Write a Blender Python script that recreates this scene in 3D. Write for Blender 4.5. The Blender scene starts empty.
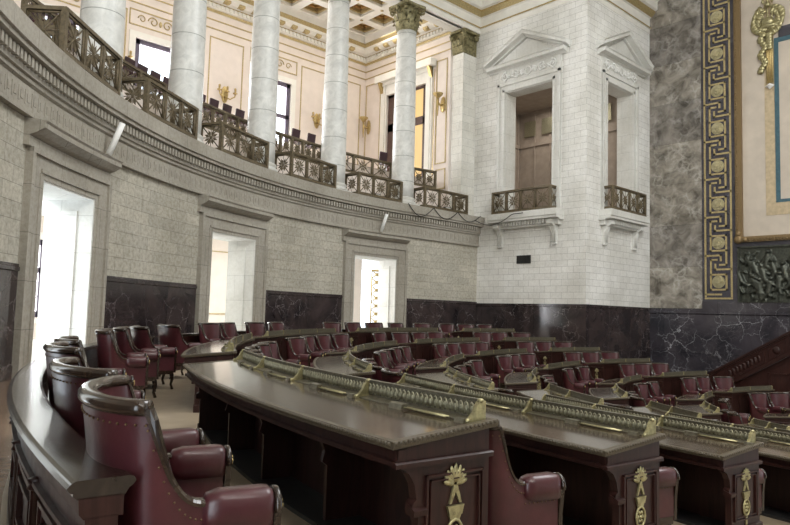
import bpy, math, random
from math import sin, cos, pi, radians as rad, degrees as deg, sqrt, atan2, hypot
random.seed(7)
SC = bpy.context.scene
COL = SC.collection

# ------------------------------------------------------------------ helpers
class MB:
    """collects verts / faces (with a material slot per face)"""
    def __init__(s): s.v=[]; s.f=[]; s.m=[]; s.sm=[]
    def add(s, vs, fs, m=0, smooth=False):
        n=len(s.v); s.v.extend([tuple(q) for q in vs])
        for f in fs: s.f.append(tuple(i+n for i in f)); s.m.append(m); s.sm.append(smooth)
    def box(s, x0,x1,y0,y1,z0,z1, m=0, rot=0, org=(0,0)):
        vs=[(x,y,z) for z in (z0,z1) for x,y in ((x0,y0),(x1,y0),(x1,y1),(x0,y1))]
        if rot:
            c,t=cos(rot),sin(rot)
            vs=[(org[0]+(x-org[0])*c-(y-org[1])*t, org[1]+(x-org[0])*t+(y-org[1])*c, z) for x,y,z in vs]
        s.add(vs,[(0,3,2,1),(4,5,6,7),(0,1,5,4),(1,2,6,5),(2,3,7,6),(3,0,4,7)],m)
    def fbox(s, o, ux, uy, uz, m=0):
        """box from corner/centre frame: o centre, ux uy uz half vectors"""
        vs=[]
        for c in (-1,1):
            for a,b in ((-1,-1),(1,-1),(1,1),(-1,1)):
                vs.append(tuple(o[i]+a*ux[i]+b*uy[i]+c*uz[i] for i in range(3)))
        s.add(vs,[(0,3,2,1),(4,5,6,7),(0,1,5,4),(1,2,6,5),(2,3,7,6),(3,0,4,7)],m)
    def poly(s, pts, ext, m=0):
        """planar polygon (3d pts) extruded by vector ext"""
        n=len(pts); vs=list(pts)+[tuple(p[i]+ext[i] for i in range(3)) for p in pts]
        fs=[tuple(range(n))[::-1], tuple(range(n,2*n))]+[(i,(i+1)%n,n+(i+1)%n,n+i) for i in range(n)]
        s.add(vs,fs,m)
    def tube(s, pts, r, n=8, m=0, rads=None, closed=False, flat=1.0):
        N=len(pts); vs=[]; up0=None
        for i,p in enumerate(pts):
            a=pts[(i-1)%N] if (closed or i>0) else p; b=pts[(i+1)%N] if (closed or i<N-1) else p
            t=[b[k]-a[k] for k in range(3)]; L=sqrt(sum(q*q for q in t)) or 1; t=[q/L for q in t]
            if up0 is None: up0=(0,0,1) if abs(t[2])<.9 else (1,0,0)
            d=sum(up0[k]*t[k] for k in range(3)); u=[up0[k]-d*t[k] for k in range(3)]
            L=sqrt(sum(q*q for q in u)) or 1; u=[q/L for q in u]; up0=tuple(u)
            w=(t[1]*u[2]-t[2]*u[1], t[2]*u[0]-t[0]*u[2], t[0]*u[1]-t[1]*u[0])
            rr=rads[i] if rads else r
            for k in range(n):
                a_=2*pi*k/n
                vs.append(tuple(p[j]+rr*(cos(a_)*u[j]*flat+sin(a_)*w[j]) for j in range(3)))
        fs=[]
        for i in range(N if closed else N-1):
            for k in range(n):
                a=i*n+k; b=i*n+(k+1)%n; c=((i+1)%N)*n+(k+1)%n; d=((i+1)%N)*n+k
                fs.append((a,b,c,d))
        if not closed: fs+= [tuple(range(n))[::-1], tuple(range((N-1)*n,N*n))]
        s.add(vs,fs,m,True)
    def lathe(s, prof, c=(0,0,0), n=24, m=0, smooth=True, sc=(1,1)):
        vs=[];N=len(prof)
        for r,z in prof:
            for k in range(n):
                a=2*pi*k/n; vs.append((c[0]+r*cos(a)*sc[0], c[1]+r*sin(a)*sc[1], c[2]+z))
        fs=[(i*n+k,i*n+(k+1)%n,(i+1)*n+(k+1)%n,(i+1)*n+k) for i in range(N-1) for k in range(n)]
        fs+=[tuple(range(n))[::-1],tuple(range((N-1)*n,N*n))]
        s.add(vs,fs,m,smooth)
    def ell(s, c, r, m=0, n=10, k=6, ax=None):
        vs=[];fs=[]
        X,Y,Z=ax if ax else ((1,0,0),(0,1,0),(0,0,1))
        for i in range(k+1):
            t=pi*i/k
            for j in range(n):
                a=2*pi*j/n; q=(sin(t)*cos(a)*r[0], sin(t)*sin(a)*r[1], -cos(t)*r[2])
                vs.append(tuple(c[h]+q[0]*X[h]+q[1]*Y[h]+q[2]*Z[h] for h in range(3)))
        for i in range(k):
            for j in range(n):
                fs.append((i*n+j,i*n+(j+1)%n,(i+1)*n+(j+1)%n,(i+1)*n+j))
        s.add(vs,fs,m,True)
    def sweep(s, prof, fn, ss, m=0, caps=True, pm=None, smooth=False):
        """closed profile [(a,b)] swept along params ss with fn(s,a,b)->xyz"""
        n=len(prof); vs=[fn(q,a,b) for q in ss for a,b in prof]; N=len(ss)
        base=len(s.v); s.v.extend(vs)
        for i in range(N-1):
            for k in range(n):
                s.f.append(tuple(base+q for q in (i*n+k,i*n+(k+1)%n,(i+1)*n+(k+1)%n,(i+1)*n+k)))
                s.m.append(pm[k] if pm else m); s.sm.append(smooth)
        if caps:
            s.f.append(tuple(base+q for q in range(n))[::-1]); s.m.append(m); s.sm.append(False)
            s.f.append(tuple(base+q for q in range((N-1)*n,N*n))); s.m.append(m); s.sm.append(False)

CX, CY = 20.867, .552
def build(name, mb, mats, parent=None, org=(0,0,0), uv='auto', fix=True, bevel=0):
    me=bpy.data.meshes.new(name)
    me.from_pydata([(x-org[0],y-org[1],z-org[2]) for x,y,z in mb.v],[],mb.f)
    if not isinstance(mats,(list,tuple)): mats=[mats]
    for q in mats: me.materials.append(q)
    me.polygons.foreach_set('material_index',[min(q,len(mats)-1) for q in mb.m])
    me.polygons.foreach_set('use_smooth',mb.sm)
    if fix:
        import bmesh
        b=bmesh.new(); b.from_mesh(me); bmesh.ops.recalc_face_normals(b,faces=b.faces); b.to_mesh(me); b.free()
    me.update()
    if uv:
        L=me.uv_layers.new(name='UVMap'); V=me.vertices
        for p in me.polygons:
            n=p.normal; ax=max(range(3),key=lambda i:abs(n[i]))
            ref=None
            for li in p.loop_indices:
                c=V[me.loops[li].vertex_index].co; x,y,z=c.x+org[0],c.y+org[1],c.z+org[2]
                if uv=='cyl' and ax!=2: 
                    t=atan2(y-CY,x-CX)
                    if t<-pi/2: t+=2*pi
                    q=(22.3*t if abs(n.x*cos(t)+n.y*sin(t))>.5 else hypot(x-CX,y-CY), z)
                elif ax==2: q=(x,y)
                elif ax==0: q=(y,z)
                else: q=(x,z)
                L.data[li].uv=q
    o=bpy.data.objects.new(name,me); COL.objects.link(o)
    if parent: o.parent=parent
    else: o.location=org
    if bevel:
        b=o.modifiers.new('bevel','BEVEL'); b.width=bevel; b.segments=2; b.limit_method='ANGLE'; b.angle_limit=.7
    return o
def empty(name, loc=(0,0,0), rz=0):
    o=bpy.data.objects.new(name,None); COL.objects.link(o); o.location=loc; o.rotation_euler=(0,0,rz); o.empty_display_size=.2
    return o
def tag(o,label,cat,group=None):
    o['label']=label; o['category']=cat
    if group: o['group']=group
    return o
def struct(o, label=None):
    o['kind']='structure'
    if label: o['label']=label
    return o

# ------------------------------------------------------------------ materials
def mk(name):
    m=bpy.data.materials.new(name); m.use_nodes=True; nt=m.node_tree
    return m,nt,nt.nodes['Principled BSDF']
def N(nt,t,**k):
    n=nt.nodes.new(t)
    for a,b in k.items():
        if a in n.inputs.keys(): n.inputs[a].default_value=b
        else: setattr(n,a,b)
    return n
def coord(nt,uv=False,scale=(1,1,1)):
    c=nt.nodes.new('ShaderNodeTexCoord'); mp=nt.nodes.new('ShaderNodeMapping'); mp.inputs['Scale'].default_value=scale
    nt.links.new(c.outputs['UV' if uv else 'Object'],mp.inputs[0]); return mp.outputs[0]
def ramp(nt,fac,stops):
    r=nt.nodes.new('ShaderNodeValToRGB'); e=r.color_ramp.elements
    while len(e)>1: e.remove(e[-1])
    e[0].position=stops[0][0]; e[0].color=(*stops[0][1],1)
    for p,c in stops[1:]:
        q=e.new(p); q.color=(*c,1)
    nt.links.new(fac,r.inputs[0]); return r.outputs[0]
def mix(nt,fac,a,b,mode='MIX'):
    n=nt.nodes.new('ShaderNodeMix'); n.data_type='RGBA'; n.blend_type=mode
    for i,v in ((0,fac),(6,a),(7,b)):
        if hasattr(v,'links'): nt.links.new(v,n.inputs[i])
        elif isinstance(v,(int,float)): n.inputs[i].default_value=v
        else: n.inputs[i].default_value=(*v,1)
    return n.outputs[2]
def bump(nt,b,h,st=.3,dist=.02):
    n=N(nt,'ShaderNodeBump',Strength=st,Distance=dist); nt.links.new(h,n.inputs['Height']); nt.links.new(n.outputs[0],b.inputs['Normal'])
def noise(nt,v,scale,detail=5,rough=.55,dist=0):
    n=N(nt,'ShaderNodeTexNoise',Scale=scale,Detail=detail,Roughness=rough,Distortion=dist); nt.links.new(v,n.inputs['Vector']); return n.outputs['Fac']
def simple(name,col,rough=.5,metal=0,var=.12,ns=8,bs=0,coat=0,spec=.5):
    m,nt,b=mk(name); v=coord(nt)
    f=noise(nt,v,ns)
    c=ramp(nt,f,[(.3,tuple(q*(1-var) for q in col)),(.7,tuple(min(1,q*(1+var)) for q in col))])
    nt.links.new(c,b.inputs['Base Color']); b.inputs['Roughness'].default_value=rough; b.inputs['Metallic'].default_value=metal
    b.inputs['Coat Weight'].default_value=coat; b.inputs['Coat Roughness'].default_value=.12; b.inputs['Specular IOR Level'].default_value=spec
    if bs: bump(nt,b,noise(nt,v,ns*4),bs,.01)
    return m
def stone_blocks(name,c1,c2,mortar,bw=.78,bh=.34,ms=.007,rough=.8,speck=.75,offset=.5):
    m,nt,b=mk(name); v=coord(nt,True)
    br=N(nt,'ShaderNodeTexBrick',Scale=1.0); br.offset=offset; br.squash=1.0
    br.inputs['Brick Width'].default_value=bw; br.inputs['Row Height'].default_value=bh; br.inputs['Mortar Size'].default_value=ms
    br.inputs['Mortar Smooth'].default_value=.3; br.inputs['Bias'].default_value=-.1
    br.inputs['Color1'].default_value=(*c1,1); br.inputs['Color2'].default_value=(*c2,1); br.inputs['Mortar'].default_value=(*mortar,1)
    nt.links.new(v,br.inputs['Vector'])
    f1=noise(nt,v,.45,4); f2=noise(nt,v,9,6,.7)
    c=mix(nt,1,br.outputs['Color'],ramp(nt,f1,[(.3,(.74,.73,.70)),(.65,(1.0,1.0,1.0))]),'MULTIPLY')
    c=mix(nt,speck,c,ramp(nt,f2,[(.35,(.55,.53,.48)),(.6,(1,1,1))]),'MULTIPLY')
    nt.links.new(c,b.inputs['Base Color']); b.inputs['Roughness'].default_value=rough
    mm=N(nt,'ShaderNodeMath',operation='MULTIPLY_ADD'); nt.links.new(br.outputs['Fac'],mm.inputs[0]); mm.inputs[1].default_value=-1.5; nt.links.new(f2,mm.inputs[2])
    bump(nt,b,mm.outputs[0],.35,.02)
    return m
def marble(name,base,dark,vein,sc=1.0,vw=.03,rough=.14,uv=True,tile=None,amt=1.0):
    m,nt,b=mk(name); v=coord(nt,uv)
    n1=N(nt,'ShaderNodeTexNoise',Scale=1.3*sc,Detail=6,Roughness=.6); nt.links.new(v,n1.inputs['Vector'])
    d=N(nt,'ShaderNodeVectorMath',operation='MULTIPLY_ADD'); nt.links.new(n1.outputs['Color'],d.inputs[0]); d.inputs[1].default_value=(.9/sc,.9/sc,.9/sc); nt.links.new(v,d.inputs[2])
    vo=N(nt,'ShaderNodeTexVoronoi',Scale=1.5*sc); vo.feature='DISTANCE_TO_EDGE'; nt.links.new(d.outputs[0],vo.inputs['Vector'])
    vo2=N(nt,'ShaderNodeTexVoronoi',Scale=3.6*sc); vo2.feature='DISTANCE_TO_EDGE'; nt.links.new(d.outputs[0],vo2.inputs['Vector'])
    cl=ramp(nt,noise(nt,v,.9*sc,6,.6,.8),[(.32,dark),(.68,base)])
    gate=ramp(nt,noise(nt,v,.7*sc,3),[(.42,(0,0,0)),(.62,(1,1,1))])
    ve=ramp(nt,vo.outputs['Distance'],[(0,(1,1,1)),(vw,(0,0,0))])
    ve2=ramp(nt,vo2.outputs['Distance'],[(0,(.4,.4,.4)),(vw*.8,(0,0,0))])
    vv=mix(nt,1,mix(nt,1,ve,ve2,'ADD'),gate,'MULTIPLY')
    bw=nt.nodes.new('ShaderNodeRGBToBW'); nt.links.new(vv,bw.inputs[0])
    mu=N(nt,'ShaderNodeMath',operation='MULTIPLY'); nt.links.new(bw.outputs[0],mu.inputs[0]); mu.inputs[1].default_value=amt
    c=mix(nt,mu.outputs[0],cl,vein)
    if tile:
        br=N(nt,'ShaderNodeTexBrick',Scale=1.0); br.offset=0; br.inputs['Brick Width'].default_value=tile[0]; br.inputs['Row Height'].default_value=tile[1]
        br.inputs['Mortar Size'].default_value=.006; br.inputs['Color1'].default_value=(1,1,1,1); br.inputs['Color2'].default_value=(.62,.62,.66,1); br.inputs['Mortar'].default_value=(.35,.35,.35,1)
        nt.links.new(v,br.inputs['Vector']); c=mix(nt,1,c,br.outputs['Color'],'MULTIPLY')
    nt.links.new(c,b.inputs['Base Color']); b.inputs['Roughness'].default_value=rough
    return m
def wood(name,c1,c2,rough=.3,sc=(6,6,.8),coat=.3,bs=.05):
    m,nt,b=mk(name); v=coord(nt,False,sc)
    f=noise(nt,v,3,6,.6,1.2)
    nt.links.new(ramp(nt,f,[(.3,c1),(.7,c2)]),b.inputs['Base Color'])
    f2=noise(nt,v,1.2,3)
    r=N(nt,'ShaderNodeMapRange'); nt.links.new(f2,r.inputs[0]); r.inputs[3].default_value=rough*.75; r.inputs[4].default_value=rough*1.3
    nt.links.new(r.outputs[0],b.inputs['Roughness']); b.inputs['Coat Weight'].default_value=coat; b.inputs['Coat Roughness'].default_value=.1; b.inputs['Specular IOR Level'].default_value=.3
    if bs: bump(nt,b,f,bs,.01)
    return m

M={}
M['stone']=stone_blocks('coral_stone_blocks',(.63,.60,.52),(.53,.505,.44),(.31,.295,.255))
M['ashlar']=stone_blocks('white_ashlar_blocks',(.93,.925,.90),(.86,.855,.83),(.50,.495,.47),bw=.62,bh=.30,ms=.008,speck=.25)
M['ashlar_up']=stone_blocks('smooth_ashlar',(.85,.84,.79),(.78,.77,.72),(.50,.50,.47),bw=.9,bh=.42,ms=.007,speck=.25)
M['trim']=stone_blocks('dressed_stone',(.46,.43,.375),(.42,.395,.345),(.25,.235,.205),bw=1.1,bh=.95,ms=.008,speck=.45,offset=.3)
M['trimw']=stone_blocks('pale_dressed_stone',(.80,.80,.77),(.76,.76,.73),(.52,.52,.50),bw=1.3,bh=.9,ms=.006,speck=.2,offset=.3)
M['carve']=simple('carved_stone',(.55,.54,.50),.8,0,.15,14,.5)
M['carvew']=simple('carved_pale_stone',(.78,.78,.75),.75,0,.1,14,.4)
M['dado']=marble('dark_dado_marble',(.075,.055,.052),(.018,.015,.017),(.34,.30,.30),1.0,.014,.13,True,(1.6,4.0))
M['dadoL']=marble('violet_black_marble',(.085,.075,.085),(.03,.028,.034),(.50,.50,.52),.8,.024,.12,True,(2.6,2.0),.9)
M['green']=marble('grey_green_marble',(.43,.39,.33),(.10,.088,.07),(.66,.63,.57),1.5,.16,.2,True,(9,2.1),.45)
M['colm']=None
def column_mat():
    m,nt,b=mk('column_marble'); v=coord(nt)
    c=ramp(nt,noise(nt,v,2.2,6,.65,1.4),[(.3,(.58,.585,.56)),(.7,(.82,.82,.79))])
    sx=N(nt,'ShaderNodeSeparateXYZ'); nt.links.new(v,sx.inputs[0])
    a=N(nt,'ShaderNodeMath',operation='MODULO'); nt.links.new(sx.outputs[2],a.inputs[0]); a.inputs[1].default_value=1.22
    l=ramp(nt,a.outputs[0],[(0,(.42,.44,.42)),(.018,(.42,.44,.42)),(.028,(1,1,1))])
    c=mix(nt,1,c,l,'MULTIPLY'); nt.links.new(c,b.inputs['Base Color']); b.inputs['Roughness'].default_value=.35
    return m
M['colm']=column_mat()
M['wood']=wood('dark_mahogany',(.014,.005,.004),(.038,.014,.011),.40,(6,6,.8),.06)
M['woodr']=wood('red_mahogany',(.018,.006,.005),(.042,.014,.011),.36,(6,6,.8),.12)
M['edge']=wood('carved_bronze_brown_edge',(.045,.035,.022),(.11,.088,.058),.38,(30,30,30),.2,.4)
M['top']=wood('varnished_desktop',(.028,.019,.013),(.058,.039,.027),.15,(2,2,1),.6,.02)
M['leather']=simple('maroon_leather',(.056,.013,.0165),.34,0,.28,5,.18,.10)
M['seatd']=simple('dark_plum_seat',(.05,.022,.03),.5,0,.2,5)
M['trimwood']=wood('black_brown_chair_wood',(.013,.008,.006),(.040,.024,.015),.20,(5,5,5),.6)
M['cap']=wood('dark_glossy_rail_top',(.014,.010,.008),(.034,.024,.018),.22,(2,2,1),.5,.02)
M['frameg']=simple('brown_gold_frame',(.24,.165,.08),.45,.5,.5,40,.5)
M['boss']=simple('pale_brass_boss',(.50,.45,.28),.35,.6,.25,6,.2)
M['gdark']=simple('dark_brass',(.15,.135,.095),.45,.6,.35,30,.3)
M['brass']=simple('aged_brass',(.40,.36,.20),.38,.85,.35,25,.4)
M['brassd']=simple('dull_bronze',(.36,.34,.24),.40,.7,.35,30,.4)
M['nail']=simple('brass_nail',(.15,.10,.055),.35,.8,.2,10)
M['gold']=simple('gilding',(.50,.38,.17),.38,.75,.3,20,.3)
M['goldp']=simple('pale_gilding',(.48,.38,.19),.5,.35,.25,20,.3)
M['capg']=simple('gilt_bronze_capital',(.25,.225,.12),.5,.45,.5,9,.5)
M['cream']=simple('cream_plaster',(.76,.68,.62),.75,0,.05,2)
M['creamw']=simple('white_plaster',(.82,.80,.74),.75,0,.05,2)
M['ochre']=simple('ochre_recess',(.42,.24,.07),.7,0,.2,6)
M['bronze']=simple('black_bronze_relief',(.075,.08,.065),.42,.7,.4,12,.3)
M['rail']=simple('antique_bronze_railing',(.145,.115,.07),.45,.3,.35,14,.25)
M['black']=simple('black_metal',(.02,.02,.02),.5)
M['lino']=simple('tan_aisle_floor',(.30,.24,.17),.45,0,.12,3)
M['parq']=wood('brown_floor_planks',(.17,.11,.075),(.27,.185,.125),.22,(1.2,7,1),.2)
M['white']=simple('white_paint',(.86,.86,.84),.6,0,.03,3)
M['brownp']=simple('brown_panelling',(.36,.30,.25),.7,0,.12,3)
M['panelc']=simple('pinkish_cream_marble',(.55,.48,.40),.35,0,.10,1.3)
M['paneltan']=simple('tan_marble_band',(.50,.40,.26),.35,0,.15,6)
M['blue']=simple('blue_green_stripe',(.055,.12,.15),.35,0,.2,8)
M['darkslab']=marble('black_violet_border',(.075,.07,.085),(.04,.038,.047),(.3,.3,.32),1.2,.02,.2,True,None,.4)
M['darkwood_door']=simple('dark_brown_door_wood',(.09,.05,.04),.45,0,.2,5)
M['purple']=simple('plum_window_frame',(.12,.10,.14),.5)
def emis(name,col,st):
    m,nt,b=mk(name); b.inputs['Base Color'].default_value=(*col,1); b.inputs['Emission Color'].default_value=(*col,1); b.inputs['Emission Strength'].default_value=st
    return m
M['amber']=emis('lit_amber_glass',(.72,.50,.22),.30)
def glassm():
    m,nt,b=mk('clear_glass'); b.inputs['Base Color'].default_value=(.95,.97,1,1); b.inputs['Roughness'].default_value=.02
    tr=N(nt,'ShaderNodeBsdfTransparent'); mx=N(nt,'ShaderNodeMixShader'); mx.inputs[0].default_value=.08
    nt.links.new(tr.outputs[0],mx.inputs[1]); nt.links.new(b.outputs[0],mx.inputs[2])
    nt.links.new(mx.outputs[0],nt.nodes['Material Output'].inputs['Surface'])
    return m
M['glass']=glassm()

# ------------------------------------------------------------------ geometry of the hall
RW=22.3
TH1=87.0
def cp(th,R):
    """point on the stilted semicircle plan (th in degrees), th<87 runs straight to x=27"""
    if th>=TH1: return (CX+R*cos(rad(th)), CY+R*sin(rad(th)))
    x0=CX+R*cos(rad(TH1)); y0=CY+R*sin(rad(TH1)); t=(TH1-th)/12.0
    return (x0+(27.0-x0)*t, y0)
def fcp(th,R,z): p=cp(th,R); return (p[0],p[1],z)
def arc(th0,th1,step=1.0):
    n=max(1,int(abs(th1-th0)/step+.5)); return [th0+(th1-th0)*i/n for i in range(n+1)]
def circ(th,R,z): return (CX+R*cos(rad(th)),CY+R*sin(rad(th)),z)

# curved wall with door openings -----------------------------------------------------
DOORS=[(139.6,133.5),(117.8,111.35),(95.9,89.15),(161.3,155.0),(183.3,176.7)]  # last opening added behind the camera to bring light onto the chairs
mb=MB(); TK=1.1
edges=[215.0]+[a for d in sorted(DOORS,reverse=True) for a in d]+[75.0]
for i in range(0,len(edges),2):
    mb.sweep([(RW,0),(RW+TK,0),(RW+TK,5.9),(RW,5.9)],fcp,arc(edges[i],edges[i+1]))
for a,b in DOORS:
    mb.sweep([(RW,4.0),(RW+TK,4.0),(RW+TK,5.9),(RW,5.9)],fcp,arc(a,b))
struct(build('wall_left',mb,M['stone'],uv='cyl'),'curved limestone block wall behind the desks, pierced by tall doorways')
# dado
mb=MB()
d2=[215.0]
for a,b in sorted(DOORS,reverse=True): d2+=[a+1.65,b-1.65]
d2.append(75.0)
for i in range(0,len(d2),2):
    mb.sweep([(RW+.02,0),(RW-.05,0),(RW-.05,.25),(RW-.03,.28),(RW-.03,2.07),(RW-.06,2.09),(RW-.06,2.16),(RW-.04,2.17),(RW-.04,2.22),(RW+.02,2.22)],fcp,arc(d2[i],d2[i+1]))
struct(build('trim_1',mb,M['dado'],uv='cyl'),'dark veined marble dado along the curved wall')
# door surrounds
for k,(a,b) in enumerate(DOORS):
    e=empty('door_%d'%(k+1),(*cp((a+b)/2,RW),0)); e['kind']='structure'
    og=(*cp((a+b)/2,RW),0)
    mb=MB()
    for s0,s1 in ((a+1.62,a),(b,b-1.62)):
        jm=[(RW+.01,0),(RW+.01,4.0),(RW-.10,4.0),(RW-.10,0)]
        mb.sweep(jm,fcp,[s0,s1])
        sgn=1 if s0>a else -1
        mb.sweep([(RW-.09,0),(RW-.09,4.55),(RW-.16,4.55),(RW-.16,0)],fcp,[s0,s0-.30] if sgn>0 else [s1+.30,s1])
        mb.sweep([(RW-.09,0),(RW-.09,4.1),(RW-.13,4.1),(RW-.13,0)],fcp,[a+.5,a+.25] if sgn>0 else [b-.25,b-.5])
    mb.sweep([(RW+.01,4.0),(RW-.10,4.0),(RW-.10,4.55),(RW+.01,4.55)],fcp,arc(a+1.62,b-1.62))
    mb.sweep([(RW-.05,4.12),(RW-.14,4.12),(RW-.14,4.2),(RW-.05,4.2)],fcp,arc(a+.4,b-.4))
    mb.sweep([(RW-.05,4.45),(RW-.16,4.45),(RW-.16,4.55),(RW-.05,4.55)],fcp,arc(a+1.62,b-1.62))
    build('door_casing',mb,M['trim'],e,og,'cyl')
    mb=MB()
    mb.sweep([(RW+.01,4.55),(RW-.12,4.55),(RW-.12,4.76),(RW-.24,4.80),(RW-.36,4.88),(RW-.40,4.90),(RW-.40,5.0),(RW-.44,5.04),(RW+.01,5.1)],fcp,arc(a+1.95,b-1.5))
    build('door_cornice',mb,M['trim'],e,og,'cyl')
    # lining of the deep reveal (pale stone)
    mb=MB()
    for s in ((a,a-.12),(b+.12,b)):
        mb.sweep([(RW-.08,0),(RW+TK+.02,0),(RW+TK+.02,4.0),(RW-.08,4.0)],fcp,list(s))
        ss=(a-.12,a-.24) if s[0]==a else (b+.24,b+.12)
        mb.sweep([(RW+.30,.5),(RW+TK-.25,.5),(RW+TK-.25,3.7),(RW+.30,3.7)],fcp,list(ss))
    mb.sweep([(RW-.08,3.96),(RW+TK+.02,3.96),(RW+TK+.02,4.02),(RW-.08,4.02)],fcp,arc(a,b))
    build('door_reveal',mb,M['trimw'],e,og,'cyl')

# entablature below the gallery
mb=MB()
E0,E1=215.0,75.0
prof=[(RW+.05,5.10),(RW-.14,5.10),(RW-.14,5.17),(RW-.10,5.19),(RW-.10,5.66),(RW-.16,5.70),(RW-.16,5.78),(RW-.22,5.80),(RW-.22,5.84),(RW-.22,6.10),(RW-.40,6.12),(RW-.40,6.20),(RW-.46,6.22),(RW-.46,6.60),(RW+.05,6.60)]
mb.sweep(prof,fcp,arc(E0,E1),pm=None)
for i in range(int((185-75.6)/.42)):
    th=185-i*.42
    if th<75.4: break
    mb.sweep([(RW-.20,5.90),(RW-.32,5.90),(RW-.32,6.09),(RW-.20,6.09)],fcp,[th,th-.24])
for i in range(150):   # low carved relief on the frieze
    th=184-i*.72
    if th<76: break
    mb.sweep([(RW-.08,5.28),(RW-.112,5.28),(RW-.112,5.56),(RW-.08,5.56)],fcp,[th,th-.12])
    mb.sweep([(RW-.08,5.34),(RW-.112,5.34),(RW-.112,5.50),(RW-.08,5.50)],fcp,[th-.24,th-.5])
struct(build('trim_2',mb,M['trim'],uv='cyl'),'stone entablature with a dentil row running under the gallery')

# gallery floor and rear tier (clipped by the outer walls y=31.07, x=25.9)
YO=31.07; XE=25.9
def rout(th):
    r=60.0; c,s=cos(rad(th)),sin(rad(th))
    if s>1e-3: r=min(r,(YO-CY)/s)
    if c<-1e-3: r=min(r,(CX+8.0)/-c)
    if c>1e-3: r=min(r,(XE-CX)/c)
    return r
mb=MB()
ths=arc(175,78,1.0)
def fgal(th,a,b): 
    R=a if a<100 else min(rout(th),40)
    p=(CX+R*cos(rad(th)),CY+R*sin(rad(th))); return (min(p[0],XE),p[1],b)
mb.sweep([(RW+.05,6.3),(RW+.05,6.60),(200,6.60),(200,6.3)],fgal,ths)
mb.box(24.0,27.1,22.82,24.2,6.3,6.598)
struct(build('floor_gallery',mb,M['trimw']),'stone floor of the upper gallery')
mb=MB()
mb.sweep([(24.1,6.60),(24.1,8.1),(24.7,8.1),(24.7,8.72),(200,8.72),(200,6.60)],fgal,arc(170,79,1))
struct(build('floor_gallery_tier',mb,M['cream']),'raised rear tier of the upper gallery')

# walls of the projecting corner block ------------------------------------------------
XA=27.0; YB=16.4; XT=33.1
mb=MB()
T=.75
def wall_x(mb,x0,x1,y0,y1,z0,z1,op,m=0):   # wall normal to x with one opening (oy0,oy1,oz0,oz1)
    a,b,c,d=op
    mb.box(x0,x1,y0,a,z0,z1,m); mb.box(x0,x1,b,y1,z0,z1,m); mb.box(x0,x1,a,b,z0,c,m); mb.box(x0,x1,a,b,d,z1,m)
def wall_y(mb,y0,y1,x0,x1,z0,z1,op,m=0):
    a,b,c,d=op
    mb.box(x0,a,y0,y1,z0,z1,m); mb.box(b,x1,y0,y1,z0,z1,m); mb.box(a,b,y0,y1,z0,c,m); mb.box(a,b,y0,y1,d,z1,m)
OA=(18.22,21.07,6.6,12.95); OB=(28.66,31.15,6.6,12.85)
wall_x(mb,XA,XA+T,YB,23.9,-2.0,16.95,OA)
struct(build('wall_far',mb,M['ashlar']),'pale ashlar wall with a pedimented balcony window facing the desks')
mb=MB()
wall_y(mb,YB,YB+T,XA+T,XT+.6,-2.0,16.95,OB)
struct(build('wall_return',mb,M['ashlar']),'narrow ashlar wall with a pedimented balcony window beside the green marble')
# dado of block
dp=[(.0,-2.0),(-.05,-2.0),(-.05,2.0),(-.08,2.02),(-.08,2.09),(-.06,2.1),(-.06,2.15),(.0,2.15)]
mb=MB()
mb.sweep(dp,lambda s,a,b:(XA+a,s,b),[22.82,YB+.0])
struct(build('trim_3',mb,M['dado']),'dark marble dado below the pale ashlar wall')
mb=MB()
mb.sweep(dp,lambda s,a,b:(s,YB+a,b),[XA-.06,XT])
struct(build('trim_4',mb,M['dado']),'dark marble dado on the return wall')

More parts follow.
